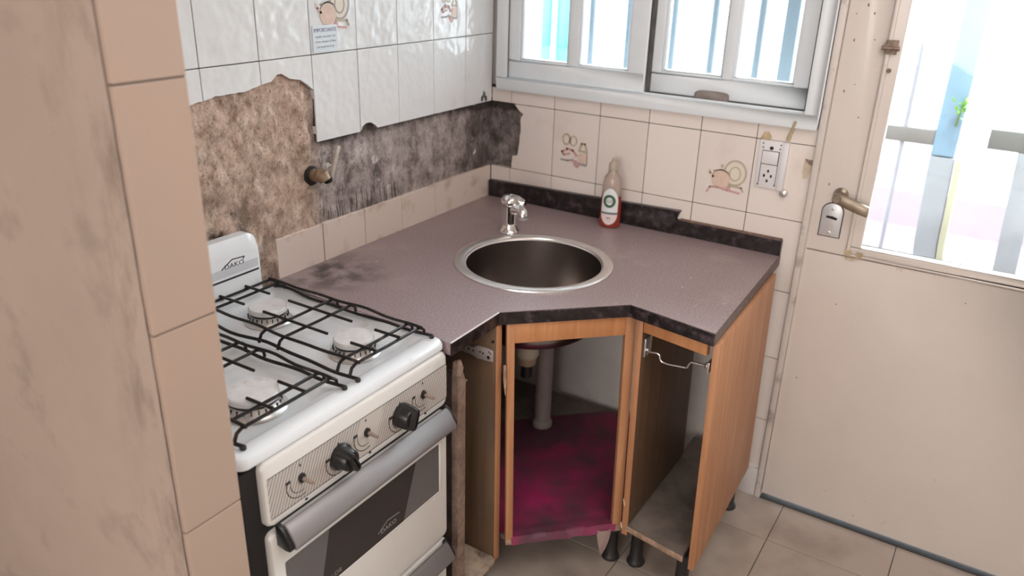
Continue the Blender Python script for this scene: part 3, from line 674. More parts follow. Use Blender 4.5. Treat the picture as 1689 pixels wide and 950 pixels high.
m = MB(); e0 = Vector((tx, ty, CT + .110)); m.tube([e0, e0 + V(.022, .004, -.002), e0 + V(.042, .006, -.009), e0 + V(.050, .007, -.008)], [.015, .014, .0115, .008], 12); m.build('lever', M_CHROME, tp)
# ------------------------------------------------------------------ washing-up liquid bottle
bx, by = 0.508, -0.068
bt = thing('dish_soap_bottle', 'half-empty red dish soap bottle standing before the dark upstand', 'bottle', (bx, by, CT))
MBt = Matrix.Translation((bx, by, CT)) @ Matrix.Rotation(math.radians(13), 4, 'Z')
PR = [(.0275, 0), (.0335, .004), (.0345, .012), (.0335, .05), (.0325, .09), (.0315, .12), (.030, .145), (.026, .162), (.0175, .175), (.0145, .182), (.0140, .190)]
LV = 0.105
def prof_at(z):
    for (r0, z0), (r1, z1) in zip(PR[:-1], PR[1:]):
        if z0 <= z <= z1: return r0 + (r1 - r0) * (z - z0) / (z1 - z0)
    return PR[-1][0]
low = [p for p in PR if p[1] < LV] + [(prof_at(LV), LV)]; high = [(prof_at(LV), LV)] + [p for p in PR if p[1] > LV]
m = MB(); m.lathe(low, MBt, 40, sy=.72); m.build('liquid_filled_body', mat('red_liquid_plastic', (.36, .055, .035), .18, spec=.6, var=.1, trans=.25), bt)
m = MB(); m.lathe(high, MBt, 40, sy=.72); m.build('empty_upper_body', mat('clear_pinkish_plastic', (.80, .66, .58), .15, var=.04, trans=.6), bt)
m = MB(); m.lathe([(.0155, .186), (.0160, .190), (.0155, .206), (.0125, .211), (.0075, .214), (.0070, .222), (.004, .224)], MBt, 28); m.build('cap', mat('beige_cap', (.55, .46, .37), .4, var=.05, trans=.2), bt)
def wrap(x, z, off=.0006):            # label coordinates to the curved front of the bottle (front = local -y)
    r = prof_at(max(z, .004)); a = math.asin(max(-.98, min(.98, x / r)))
    return MBt @ Vector(((r + off) * math.sin(a), -(r * .72 + off) * math.cos(a), z))
def label_patch(halfw, z0, z1, off, n=14):
    mb = MB(); k = 22
    for j in range(n):
        for i in range(k):
            q = []
            for (ii, jj) in ((i, j), (i + 1, j), (i + 1, j + 1), (i, j + 1)):
                z = z0 + (z1 - z0) * jj / n; w = halfw(jj / n); q.append(wrap(w * (2 * ii / k - 1), z, off))
            mb.quad(q)
    bmesh.ops.remove_doubles(mb.bm, verts=mb.bm.verts, dist=1e-6)
    r = bmesh.ops.solidify(mb.bm, geom=list(mb.bm.faces), thickness=.0003)
    return mb
lb = label_patch(lambda t: .0255 * math.sqrt(max(.03, 1 - max(0, (t - .45) / .55) ** 2)), .052, .130, .0005).build('front_label', mat('pale_blue_white_label', (.78, .80, .82), .4, var=.02), bt)
label_patch(lambda t: .0262, .046, .053, .0010, 3).build('grey_band', mat('grey_green_band', (.16, .20, .20), .5, var=.1), lb)
label_patch(lambda t: .0255 * math.sqrt(max(.02, 1 - (1 - t) ** 2.2)), .012, .0465, .0005).build('lower_label', mat('pale_pink_label', (.80, .66, .66), .4, var=.03), lb)
def wraptext(body, size, x, z, off=.0012):
    mb = MB(); mb.text(body, size, Matrix.Translation((x, z, 0)), .0001)
    for v in mb.bm.verts: v.co = wrap(v.co.x, v.co.y, off + v.co.z)
    return mb
mb = MB(); mb.ring(Matrix.Translation((-.001, .089, 0)), .0150, .0170, .0085, .0002, n=28)
for v in mb.bm.verts: v.co = wrap(v.co.x, v.co.y, .001 + v.co.z)
mb.build('swirl_ring', mat('dark_green_ring', (.05, .13, .07), .4, var=.1), lb)
wraptext('Cif', .0135, -.001, .089, .0014).build('lettering', mat('dark_green_letters', (.03, .06, .05), .5, var=.1), lb)
wraptext('BIO', .0085, 0, .034).build('lettering', M_PRINT, lb)
for zz, n in ((.026, 'activo'),): wraptext(n, .005, 0.001, zz).build('lettering', M_PRINTG, lb)

# ================================================================== CABINETS
# corner unit with the diagonal opening
CBZ = 0.135
cc = thing('corner_cabinet', 'open corner base cabinet with a diagonal front under the sink', 'cabinet', (.45, -.45, CBZ))
D = Vector((1, 1, 0)).normalized(); Nn = Vector((1, -1, 0)).normalized()       # along the diagonal front / outwards
O0 = Vector((.5965, -.8135, 0)); LEN = (Vector((.8355, -.5745, 0)) - O0).length
MD = Matrix(((D.x, Nn.x, 0, O0.x), (D.y, Nn.y, 0, O0.y), (0, 0, 1, 0), (0, 0, 0, 1)))
def leanx(mb, z0=.815, k=-.022):
    for v in mb.bm.verts: v.co.x += (v.co.z - z0) * k
    return mb
m = MB(); m.box((0.0, -.016, CBZ), (.020, .002, .812), MD); leanx(m).build('stile', M_WOOD, cc, bevel=.0012)
m = MB(); m.box((LEN - .026, -.016, CBZ), (LEN, .002, .812), MD); leanx(m).build('stile', M_WOOD, cc, bevel=.0012)
m = MB(); m.box((.020, -.016, .757), (LEN - .026, .001, .812), MD); leanx(m).build('top_rail', M_WOODH, cc, bevel=.001)
m = MB(); m.prism([(.03, -.03), (.822, -.03), (.842, -.575), (.612, -.80), (.03, -.80)], CBZ, CBZ + .016); m.build('bottom_board', M_BOARD, cc, bevel=.001)
m = MB(); m.box((.0, -.003, CBZ - .001), (LEN, .003, CBZ + .017), MD); leanx(m).build('front_lip', M_CHIP, cc, bevel=.001)
def leg(mb, x, y, z1, r=.019):
    mb.lathe([(.026, 0), (.027, .004), (.024, .012), (r, .018), (r * .92, z1 - .02), (r * 1.25, z1 - .012), (r * 1.25, z1)], Matrix.Translation((x, y, 0)), 20); return mb
for x, y in ((.815, -.545), (.10, -.72), (.10, -.12), (.75, -.10)): leg(MB(), x, y, CBZ).build('leg', M_BLKFOOT, cc)
# raised splinter on the left stile
m = MB(); m.tube([(.5985, -.8215, .700), (.6005, -.8225, .66), (.6025, -.8215, .615)], [.004, .005, .001], 6); m.build('split_veneer', M_CHIP, cc)

# right unit with the open narrow bay
RB = 0.152
nc = thing('narrow_base_cabinet', 'doorless narrow orange-oak base cabinet at the right end of the worktop', 'cabinet', (.95, -.33, RB), 'narrow base cabinets under the worktop')
def slab(mb, a, b, t, z0, z1):       # vertical board between two plan points
    a = Vector((*a, 0)); b = Vector((*b, 0)); d = (b - a).normalized(); n = Vector((d.y, -d.x, 0)) * t
    P = [a, b, b + n, a + n]; return mb.loops([[(p.x, p.y, z0) for p in P], [(p.x, p.y, z1) for p in P]])
m = MB(); slab(m, (.8625, -.588), (.862, -.160), -.016, RB - .015, .814); leanx(m); lp = m.build('left_panel', M_WOODIN, nc, bevel=.001)
m = MB(); m.box((.845, -.590, RB - .015), (.8625, -.586, .814)); leanx(m).build('edge_band', M_WOOD, lp, bevel=.0008)
m = MB(); slab(m, (1.0575, -.626), (1.0370, -.075), .016, RB - .01, .8135); leanx(m); rp = m.build('right_panel', M_WOOD, nc, bevel=.001)
m = MB(); a = Vector((.8640, -.589, 0)); b = Vector((1.0415, -.6205, 0)); slab(m, a[:2], b[:2], -.016, .776, .813); leanx(m).build('top_rail', M_WOODH, nc, bevel=.001)
m = MB(); m.prism([(.868, -.04), (1.032, -.08), (1.0515, -.618), (.870, -.588)], RB, RB + .016); bb = m.build('bottom_board', M_BOARD, nc, bevel=.001)
m = MB(); slab(m, (.868, -.5895), (1.0535, -.6205), -.003, RB - .001, RB + .017); m.build('edge_band', M_CHIP, bb, bevel=.0008)
for y in (-.30, -.20):
    m = MB(); m.box((.866, y - .02, .79), (1.035, y + .02, .806)); m.build('stretcher', M_WOODIN, nc, bevel=.001)
for x, y in ((.888, -.525), (1.045, -.575), (1.030, -.115), (.90, -.10)): leg(MB(), x, y, RB).build('leg', M_BLKFOOT, nc)
for x, z in ((.8615, .245), (.8600, .165)):
    m = MB(); m.tube([(x - .004, -.5915, z + .012), (x - .001, -.592, z), (x + .001, -.5915, z - .010)], [.001, .0022, .001], 6); m.build('chipped_edge', mat('pale_chip', (.72, .62, .52), .8, var=.1), nc)
# wire rack hanging in the bay
wk = thing('wire_rack', 'bent chrome wire of a pull-out rack inside the narrow cabinet', 'rack', (.95, -.57, .72))
m = MB(); pts = [(.868, -.572, .7185), (.880, -.574, .7185), (.902, -.575, .7220), (.909, -.575, .7195), (.912, -.575, .708), (.917, -.575, .7015), (.931, -.575, .7000), (.978, -.576, .7050), (.986, -.577, .708), (.990, -.578, .720), (.995, -.578, .7260), (1.037, -.582, .7305)]
m.tube(pts, .0032, 10); m.build('wire', M_CHROME, wk)
for k, (x, y, z) in enumerate(((.8715, -.565, .728), (1.0385, -.585, .7315))):
    m = MB()
    if k == 0: m.box((x - .006, y - .012, z - .028), (x - .001, y + .03, z + .024)); m.lathe([(.006, 0), (.006, .010)], Matrix.Translation((x - .004, y - .004, z - .008)) @ Matrix.Rotation(math.radians(90), 4, 'Y'), 12)
    else: m.box((x + .001, y - .010, z - .014), (x + .008, y + .03, z + .014)); m.lathe([(.009, 0), (.010, .006), (.006, .012)], Matrix.Translation((x + .004, y + .004, z - .001)) @ Matrix.Rotation(math.radians(-90), 4, 'Y'), 12)
    m.build('bracket', M_ALU, wk, bevel=.0008)
for x in (.876, .893):
    m = MB(); m.box((x - .004, -.55, .762), (x + .004, -.12, .772)); m.build('runner', M_ALU, wk, bevel=.001)

# left unit beside the stove, stripped of its door
lc = thing('narrow_base_cabinet', 'wrecked narrow base cabinet without door between stove and corner cabinet', 'cabinet', (.35, -.9, .08), 'narrow base cabinets under the worktop')
m = MB(); m.box((.06, -.836, .085), (.5795, -.818, .812)); leanx(m, k=-.012); q = m.build('right_panel', M_WOODIN, lc, bevel=.001)
m = MB(); m.box((.5795, -.838, .085), (.5840, -.816, .812)); leanx(m, k=-.012).build('edge_band', M_WOOD, q, bevel=.001)
m = MB(); m.lathe([(.004, 0), (.004, .002)], Matrix.Translation((.572, -.8365, .765)) @ RX, 10); m.build('screw_hole', M_DARK, q)
# eroded left panel: front edge gnawed, broken top
m = MB(); m.box((.16, -.993, 0), (.558, -.966, .735)); q2 = m.build('left_panel', mat('shaded_dark_board', (.045, .032, .026), .8, var=.4, vscale=20), lc, bevel=.001)  # side facing the stove: its shadow is put into the board colour
m = MB(); ls = []
for k in range(42):
    z = .0 + k * .0188
    w = noise.noise(Vector((z * 25, 2, 0))) * .0012
    t0, t1 = -.994 + w, -.962 - w
    xf = .578 + w
    if z > .72: t0 += (z - .72) * .12; t1 -= (z - .72) * .32; xf -= (z - .72) * .15
    ls.append([(.560, t0, z), (xf, t0, z), (xf + .002, t0 * .45 + t1 * .55, z), (xf, t1, z), (.560, t1, z)])
M_STICK = mat('dirty_brown_board_edge', (.27, .185, .145), .8, var=.3, vscale=60, dirt=(.14, .095, .075), dscale=14, dlo=.48, dhi=.72)
m.loops(ls); m.build('edge_band', M_STICK, q2, smooth=30)
m = MB(); m.tube([(.573, -.984, .738), (.575, -.981, .758), (.573, -.982, .776)], [.009, .009, .005], 8); m.tube([(.572, -.966, .715), (.575, -.954, .711)], [.005, .003], 8); m.build('frayed_corner', M_STICK, q2)
# bottom board with a broken rounded corner
P = [(.10, -.955), (.10, -.845), (.40, -.843), (.50, -.838), (.545, -.836), (.580, -.835), (.596, -.842), (.602, -.86), (.598, -.91), (.590, -.958)]
m = MB(); m.prism(jag(P, .03, .0025, 3), .085, .099); m.build('bottom_board', M_GRIME, lc, bevel=.002)
# perforated steel arm left on the panel
m = MB(); MA = Matrix.Translation((.575, -.8375, .728)) @ RX
m.prism([(-.0, -.017), (.0, .012), (-.012, .016), (-.045, .016), (-.062, .006), (-.20, .010), (-.20, -.012), (-.070, -.014), (-.045, -.020)], 0, .006, MA)
arm = m.build('hinge_arm', mat('pale_steel_arm', (.62, .54, .52), .4, .5, var=.08), lc, bevel=.0008)
m = MB()
for x, z, r in ((-.012, -.007, .0048), (-.010, .009, .0022), (-.005, .006, .0022), (-.028, .0, .0026), (-.037, .0015, .0026), (-.058, -.001, .0024), (-.072, .0, .003)): m.lathe([(r, .0055), (r, .0066)], MA @ Matrix.Translation((x, z, 0)), 10)
m.build('hole', M_DARK, arm)
for x, y in ((.54, -.86), (.14, -.93)): leg(MB(), x, y, .085).build('leg', M_BLKFOOT, lc)

# pink film on the floor of the corner unit
m = MB(); bm = m.bm; n1, n2 = 44, 60; G = []
for j in range(n2 + 1):
    d = j / n2 * .60 - .012
    wl_, wr_ = .016 - max(0, min(.24, d * .9)), LEN - .014 + max(0, min(.40, d * .97))
    row = []
    for i in range(n1 + 1):
        s_ = wl_ + (wr_ - wl_) * i / n1
        p = O0 + D * s_ - Nn * d
        z = CBZ + .0190 + .006 * abs(noise.noise(Vector((s_ * 9, d * 9, 2)))) + .0025 * noise.noise(Vector((s_ * 30, d * 26, 5)))
        if d < 0.03: z += .004 + .006 * max(0, noise.noise(Vector((s_ * 16, 0, 1))))
        if d < -.004: z -= .020 + .006 * noise.noise(Vector((s_ * 22, 0, 3)))
        x_ = min(p.x + (.815 - z) * .020, .842); yy = min(p.y, -.035)
        row.append(bm.verts.new((max(x_, .04), yy, z)))
    G.append(row)
for j in range(n2):
    for i in range(n1): bm.faces.new((G[j][i], G[j][i + 1], G[j + 1][i + 1], G[j + 1][i]))
bmesh.ops.solidify(bm, geom=list(bm.faces), thickness=.0008)
pk = m.build('plastic_sheet', M_PINK, None, smooth=60)
tag(pk, 'crumpled pink plastic sheet lining the corner cabinet floor', 'sheet')
# its torn flap
m = MB(); q0 = O0 + D * (LEN - .060) + Nn * .010; bm = m.bm; R = []
for k in range(8):
    t = k / 7; w = .020 * (1 - t ** 1.4) + .002
    c = q0 + D * (.008 - .006 * t) + Nn * (.002 + .006 * math.sin(t * 3)) + V(.014, 0, CBZ + .013 - .085 * t)
    R.append([bm.verts.new(c + D * (w * s_) + Nn * (.004 * math.cos(s_ * 3 + t * 2))) for s_ in (-1, -.4, .4, 1)])
for a, b in zip(R[:-1], R[1:]):
    for i in range(3): bm.faces.new((a[i], a[i + 1], b[i + 1], b[i]))
bmesh.ops.solidify(bm, geom=list(bm.faces), thickness=.001)
fl = m.build('torn_flap', mat('pale_film_back', (.62, .46, .42), .6, var=.15, vscale=14), None, smooth=60); fl.parent = pk
# drain pipe and trap
dp = thing('drain_pipe', 'thick grey vertical drain pipe inside the corner cabinet', 'pipe', (.40, -.255, CBZ + .016))
m = MB(); m.tube([(.40, -.255, CBZ + .016), (.40, -.255, .612), (.41, -.275, .640)], [.0275, .0275, .0275], 24); m.build('pipe', M_PVC, dp)
m = MB(); m.lathe([(.034, 0), (.034, .020), (.0278, .026)], Matrix.Translation((.40, -.255, CBZ + .016)), 24); m.build('floor_collar', M_PVC, dp)
tr = thing('drain_trap', 'yellowed white bottle trap hanging under the sink', 'trap', (SK[0], SK[1], .5))
MTp = Matrix.Translation((SK[0] - .015, SK[1] + .01, 0))
m = MB(); m.lathe([(.018, .632), (.018, .605), (.034, .600), (.037, .592), (.035, .548), (.0365, .545), (.030, .535)][::-1], MTp, 28); m.build('trap_cup', M_TRAP, tr)
m = MB(); m.lathe([(.028, .538), (.030, .530), (.026, .512), (.012, .508)][::-1], MTp, 28); m.build('lower_nut', mat('tan_nut', (.45, .34, .24), .5, var=.1), tr)
m = MB(); m.tube([(SK[0] - .015, SK[1] + .01, .51), (SK[0] - .015, SK[1] + .01, .47)], .018, 18); m.build('tail_pipe', M_BLKFOOT, tr)
m = MB(); m.tube([(SK[0] - .045, SK[1] + .03, .575), (.43, -.33, .565), (.40, -.262, .560)], .014, 14); m.build('outlet_pipe', M_PVC, tr)

# ================================================================== STOVE
SY0, SY1 = -1.612, -1.036
st = thing('gas_stove', 'white four-burner gas stove between tiled partition and worktop', 'stove', (.29, (SY0 + SY1) / 2, 0))
def rrect(x0, x1, y0, y1, r, n=6):
    P = []
    for cx, cy, a in ((x1 - r, y1 - r, 0), (x0 + r, y1 - r, 90), (x0 + r, y0 + r, 180), (x1 - r, y0 + r, 270)):
        for k in range(n + 1):
            t = math.radians(a + 90 * k / n); P.append((cx + r * math.cos(t), cy + r * math.sin(t)))
    return P
def rl(x0, x1, y0, y1, r, z): return [(x, y, z) for x, y in rrect(x0, x1, y0, y1, r)]
# carcass
m = MB(); m.box((.04, SY0 + .002, .045), (.566, SY1 - .002, .824)); m.build('body', M_DARK, st, bevel=.003)
for y0_, y1_ in ((SY0, SY0 + .020), (SY1 - .008, SY1)):
    m = MB(); m.box((.03, y0_, .03), (.546, y1_, .832)); m.build('side_panel', M_ENAMEL, st, bevel=.003)
for x, y in ((.08, SY0 + .05), (.08, SY1 - .05), (.51, SY0 + .05), (.51, SY1 - .05)):
    m = MB(); m.lathe([(.022, 0), (.022, .01), (.014, .014), (.014, .05)], Matrix.Translation((x, y, 0)), 18); m.build('foot', M_BLKFOOT, st)
# hob top: raised border, sunken pan
HX0, HX1 = .03, .576; HZ = .856
m = MB()
m.loops([rl(HX0, HX1, SY0, SY1, .020, HZ - .021), rl(HX0, HX1, SY0, SY1, .020, HZ - .010), rl(HX0 + .003, HX1 - .004, SY0 + .003, SY1 - .003, .020, HZ - .003), rl(HX0 + .010, HX1 - .012, SY0 + .008, SY1 - .008, .018, HZ),
         rl(HX0 + .020, HX1 - .038, SY0 + .018, SY1 - .018, .016, HZ), rl(HX0 + .026, HX1 - .046, SY0 + .024, SY1 - .024, .016, HZ - .004), rl(HX0 + .034, HX1 - .056, SY0 + .034, SY1 - .034, .016, HZ - .012), rl(HX0 + .05, HX1 - .08, SY0 + .06, SY1 - .06, .016, HZ - .014)])
hob = m.build('hob_top', M_ENAMEL, st, smooth=35)
# raised ribs between the burners
m = MB(); m.loops([rl(.10, .49, -1.352, -1.298, .012, HZ - .0142), rl(.105, .485, -1.347, -1.303, .012, HZ - .008), rl(.115, .475, -1.338, -1.312, .01, HZ - .0075)]); m.build('pan_rib', M_ENAMEL, hob, smooth=60)
# burners
BUR = [(.165, -1.180), (.438, -1.184), (.438, -1.462), (.165, -1.458)]
for i, (x, y) in enumerate(BUR):
    Mb = Matrix.Translation((x, y, HZ - .014)) @ Matrix.Scale(1.2, 4, (0, 0, 1))
    k = .94 if i < 2 else 1.08
    m = MB(); m.lathe([(.058 * k, 0), (.060 * k, .002), (.054 * k, .004), (.050 * k, .010), (.046 * k, .019), (.040 * k, .020)], Mb, 40); b = m.build('burner', M_ALU, st)
    m = MB()
    for q in range(24):
        a = 2 * math.pi * q / 24; m.box((-.0016, -.001, 0.011), (.0016, .001, .018), Mb @ Matrix.Rotation(a, 4, 'Z') @ Matrix.Translation((.0482 * k, 0, 0)))
    m.build('flame_ports', M_DARK, b)
    m = MB(); m.lathe([(.043 * k, .019), (.0455 * k, .0205), (.0455 * k, .0225)], Mb, 40); m.build('black_ring', M_DARK, b)  # black ring between burner base and cap
    m = MB(); m.lathe([(.044 * k, .022), (.0475 * k, .024), (.0475 * k, .031), (.045 * k, .0335), (.030 * k, .034), (.001, .0345)], Mb, 40); m.build('burner_cap', M_CAP, b)
# wire grates (each lifts off)
def grate(yl, yr, bur, label):
    g = thing('pan_support', label, 'pan support', (.29, (yl + yr) / 2, HZ), 'pan supports on the gas stove')
    zb, zt = HZ + .004, HZ + .027; R0 = .0035
    for y in (yl, yr):
        m = MB(); sgn = 1 if y == yl else -1
        pts = [(.045 + .505 * k / 24, y + .0035 * math.sin(k * .8) + sgn * .008 * math.exp(-((k - 12) / 4.0) ** 2), zb + .002 * math.sin(k * .6)) for k in range(25)]
        m.tube(pts, R0 * 1.1, 8); m.build('base_rod', M_IRON, g)
        m = MB(); yy = y + sgn * .020
        pts = [(.050 + .485 * k / 24, yy + .002 * math.sin(k * .9) - sgn * .006 * math.exp(-((k - 15) / 3.0) ** 2), zt + .003) for k in range(25)]
        m.tube(pts, R0, 8); m.build('side_rod', M_IRON, g)
    for x in (.050, .082, .262, .320, .492, .526):
        m = MB(); m.tube([(x, yl - .001, zb), (x + .002, yl + .002, zb + .012), (x, yl + .007, zt - .006), (x, yl + .018, zt - .001), (x, (yl + yr) / 2, zt - .002), (x, yr - .018, zt - .001), (x, yr - .007, zt - .006), (x + .002, yr - .002, zb + .012), (x, yr + .001, zb)], R0, 8); m.build('cross_bar', M_IRON, g)
    yc = bur
    for dy in (-.036, .040):
        for a, b in ((.046, .128), (.195, .392), (.462, .530)):
            off = 0 if a != .195 else 0
            m = MB(); m.tube([(a, yc + dy + off, zt + .005), (b, yc + dy + off + .002, zt + .005)], R0 * .95, 8); m.build('finger', M_IRON, g)
    for x, y in ((.048, yl), (.548, yl), (.048, yr), (.548, yr)):
        m = MB(); m.lathe([(.0045, 0), (.0058, .002), (.0058, .007), (.003, .009)], Matrix.Translation((x, y, HZ)), 12); m.build('rubber_foot', M_BLKFOOT, g)
    return g
grate(-1.292, -1.052, -1.182, 'black wire pan support over the burners nearest the worktop')
grate(-1.580, -1.330, -1.459, 'black wire pan support over the burners nearest the tiled partition')
# back guard with logo
BY1 = -1.083; BY0 = SY0 + .02
def bg_poly(o=0.0, zt=1.012):
    P = [(BY1 - o, HZ - .01), (BY1 - o, zt - .030 - o)]
    for k in range(9):
        a = math.pi / 2 * k / 8; P.append((BY1 - o - .030 + .030 * math.cos(a), zt - o - .030 + .030 * math.sin(a)))
    for k in range(9):
        a = math.pi / 2 + math.pi / 2 * k / 8; P.append((BY0 + o + .030 + .030 * math.cos(a), zt - o - .030 + .030 * math.sin(a)))
    P += [(BY0 + o, HZ - .01)]
    return P
m = MB(); m.loops([[(.004, a, b) for a, b in bg_poly()], [(.030, a, b) for a, b in bg_poly()], [(.040, a, b - (.010 if b > .9 else 0)) for a, b in bg_poly(.004)], [(.046, a, b - (.032 if b > .9 else 0)) for a, b in bg_poly(.008)]])
bgd = m.build('back_guard', M_ENAMEL, st, smooth=30)
def face_x(x, y, z, tilt=0.0):      # local (u right, v up, w out) on a +x facing plane; u runs towards +y
    return Matrix(((0, 0, 1, x), (1, 0, 0, y), (0, 1, 0, z), (0, 0, 0, 1)))
FX = .0462
lz = .951; ly = -1.170
m = MB(); m.text('DAKO', .0155, face_x(FX, ly + .003, lz + .001) @ Matrix.Scale(1.3, 4, (1, 0, 0)), .0003)
m.line(face_x(FX, ly, lz), [(-.034, -.002), (-.030, .001), (-.002, .016), (.034, .0135), (.029, .008)], .0024, .0006)
m.build('logo', M_PRINT, bgd)
m = MB()
for k in range(6): m.box((FX - .0005, BY0 + .02, .930 + k * .0035), (FX + .0003, BY1 - .014, .9312 + k * .0035))
m.build('fine_stripes', M_PRINTG, bgd, smooth=0)
m = MB(); m.box((FX - .0005, BY0 + .02, .9185), (FX + .0006, BY1 - .013, .923)); m.build('stripe', M_PRINT, bgd, smooth=0)
# control panel
PZ0, PZ1 = .692, .830
def rpoly_yz(y0, y1, z0, z1, r): return rrect(y0, y1, z0, z1, r)
m = MB(); m.loops([[(x, a, b) for a, b in rpoly_yz(-1.574 + o, -1.040 - o, PZ0 + o, PZ1 - o, .016)] for x, o in ((.545, 0), (.574, 0), (.580, .003), (.582, .008))])
cp = m.build('control_panel', M_ENAMELF, st, smooth=30)
def stripe_mat():
    m = bpy.data.materials.new('striped_dial_plate'); m.use_nodes = True
    N = m.node_tree.nodes; L = m.node_tree.links; b = N['Principled BSDF']; b.inputs['Roughness'].default_value = .4
    tc = N.new('ShaderNodeTexCoord'); sp = N.new('ShaderNodeSeparateXYZ'); L.new(tc.outputs['Object'], sp.inputs[0])
    def math_(op, a, c):
        x = N.new('ShaderNodeMath'); x.operation = op
        for i, v in enumerate((a, c)):
            if isinstance(v, float): x.inputs[i].default_value = v
            else: L.new(v, x.inputs[i])
        return x.outputs[0]
    y = sp.outputs[1]; z = sp.outputs[2]
    u = math_('ADD', y, math_('MULTIPLY', z, -0.45))
    fr = math_('FRACT', math_('MULTIPLY', u, 125.0), 0.0)
    ln = math_('LESS_THAN', fr, 0.24)
    plain = math_('MULTIPLY', math_('GREATER_THAN', u, -1.680), math_('LESS_THAN', u, -1.615))
    ln = math_('MULTIPLY', ln, math_('SUBTRACT', 1.0, plain))
    mx = N.new('ShaderNodeMix'); mx.data_type = 'RGBA'; L.new(ln, mx.inputs['Factor']); mx.inputs['A'].default_value = (.60, .55, .50, 1); mx.inputs['B'].default_value = (.17, .15, .15, 1)
    L.new(mx.outputs['Result'], b.inputs['Base Color'])
    return m
m = MB(); m.loops([[(x, a, b) for a, b in rpoly_yz(-1.566, -1.044, .712, .797, .004)] for x in (.5815, .5826)]); m.build('dial_plate', stripe_mat(), cp)
m = MB(); m.box((.5822, -1.566, .7975), (.5828, -1.044, .7985)); m.box((.5822, -1.566, .7105), (.5828, -1.044, .7115)); m.build('border_line', M_PRINT, cp, smooth=0)
ST = [(-1.488, .757), (-1.208, .752), (-1.129, .760)]
NPOS = [(-1.488, .757, 'stem'), (-1.389, .748, 'knob'), (-1.311, .760, 'stem'), (-1.206, .748, 'knob'), (-1.129, .760, 'stem')]
for y, z, kd in NPOS:
    MX = Matrix(((0, 0, 1, .5826), (1, 0, 0, y), (0, 1, 0, z), (0, 0, 0, 1)))
    m = MB(); m.ring(MX @ Matrix.Translation((-.004, -.004, 0)), .0335, .0335, .0016, .0004, math.radians(165), math.radians(290), 20); m.ring(MX @ Matrix.Translation((-.004, -.004, 0)), .0235, .0235, .0012, .0004, math.radians(165), math.radians(290), 20)
    m.box((-.038, .004, 0), (-.027, .010, .0006), MX); m.box((-.003, .026, 0), (0, .031, .0006), MX); m.build('dial_mark', M_PRINT, cp)
    m = MB(); m.box((.004, -.0545, -.0006), (.010, -.0505, .0003), MX); m.build('vent_slot', M_DARK, cp)
    if kd == 'stem':
        m = MB(); m.lathe([(.0105, 0), (.0105, .003), (.006, .006)], MX @ Matrix.Scale(.8, 4, (1, 0, 0)), 18); v = m.build('valve_collar', M_BLKPL, cp)
        m = MB(); m.tube([MX @ V(0, 0, .003), MX @ V(0, 0, .018), MX @ V(0, 0, .030)], [.0042, .0042, .0036], 12); m.build('valve_stem', mat('worn_valve_brass', (.42, .33, .28), .4, .6, var=.2), v)
    else:
        m = MB(); m.lathe([(.027, 0), (.027, .008), (.023, .011), (.0215, .030), (.019, .033)], MX, 32); kn = m.build('knob', M_BLKPL, cp)
        rot_ = math.radians(25 if y < -1.3 else -20)
        m = MB(); m.loops([[MX @ Matrix.Rotation(rot_, 4, 'Z') @ V(a, b, w) for a, b in rrect(-.0085 - t, .0085 + t, -.027 + q, .027 - q, .006)] for w, t, q in ((.008, .002, 0), (.030, 0, .001), (.042, -.001, .004), (.045, -.004, .010))]); m.build('knob_grip', M_BLKPL, kn, smooth=40)
# oven door
OZ0, OZ1 = .318, .676
m = MB(); m.loops([[(x, a, b) for a, b in rpoly_yz(-1.572 + o, -1.040 - o, OZ0 + o, OZ1 - o, .014)] for x, o in ((.548, 0), (.574, 0), (.580, .003), (.582, .008))])
od = m.build('oven_door', M_ENAMELF, st, smooth=30)
m = MB(); m.loops([[(x, a, b) for a, b in rpoly_yz(-1.545, -1.074, .468, .600, .004)] for x in (.5815, .5828)]); wn_ = m.build('oven_window', M_OVGLASS2, od, smooth=0)
m = MB(); m.prism([(-1.463, .469), (-1.208, .469), (-1.160, .599), (-1.430, .599)], 0, .0005, Matrix(((0, 0, 1, .5828), (1, 0, 0, 0), (0, 1, 0, 0), (0, 0, 0, 1)))); m.build('dark_band', M_OVGLASS, wn_, smooth=0)
m = MB(); m.box((.5816, -1.0755, .467), (.5845, -1.067, .602)); m.box((.5816, -1.546, .463), (.5836, -1.0745, .4685)); m.build('window_trim', [M_ENAMELF], od, bevel=.001)
FM = face_x(.5834, -1.258, .489)
m = MB(); m.text('DAKO', .015, FM @ Matrix.Scale(1.2, 4, (1, 0, 0)), .0002); m.line(FM, [(-.034, .002), (-.004, .018), (.036, .014)], .0018, .0004); m.build('logo', mat('pale_print', (.30, .285, .28), .5, var=.05), wn_)
m = MB(); m.text('COLOR', .016, face_x(.5834, -1.432, .481), .0002); m.build('lettering', mat('pale_print_small', (.22, .21, .20), .5, var=.05), wn_)
# door handle: curved bar with dark end caps
def handle_bar(y0, y1, z, par, h=.026, nm='handle', out=.042):
    prof = [(.0, -.022), (.020, -.026), (.032, -.024), (.037, -.016), (.034, -.008), (.016, .018), (.006, .024), (.0, .020)]
    k = h / .026
    m = MB(); m.loops([[(.588 + a * k * out / .042, y, z + b * k) for a, b in prof] for y in (y0, y1)]); hb = m.build(nm, M_HANDLE, par, bevel=.002)
    for y, s_ in ((y0, -1), (y1, 1)):
        m = MB(); m.loops([[(.580 + a * k * 1.06 * out / .042, yy, z + b * k * 1.04) for a, b in prof] for yy in (y - (.010 if s_ < 0 else -.0), y + (.010 if s_ > 0 else 0))]); m.build('end_cap', M_BLKPL, hb, bevel=.002)
    return hb
handle_bar(-1.548, -1.060, .672, od)
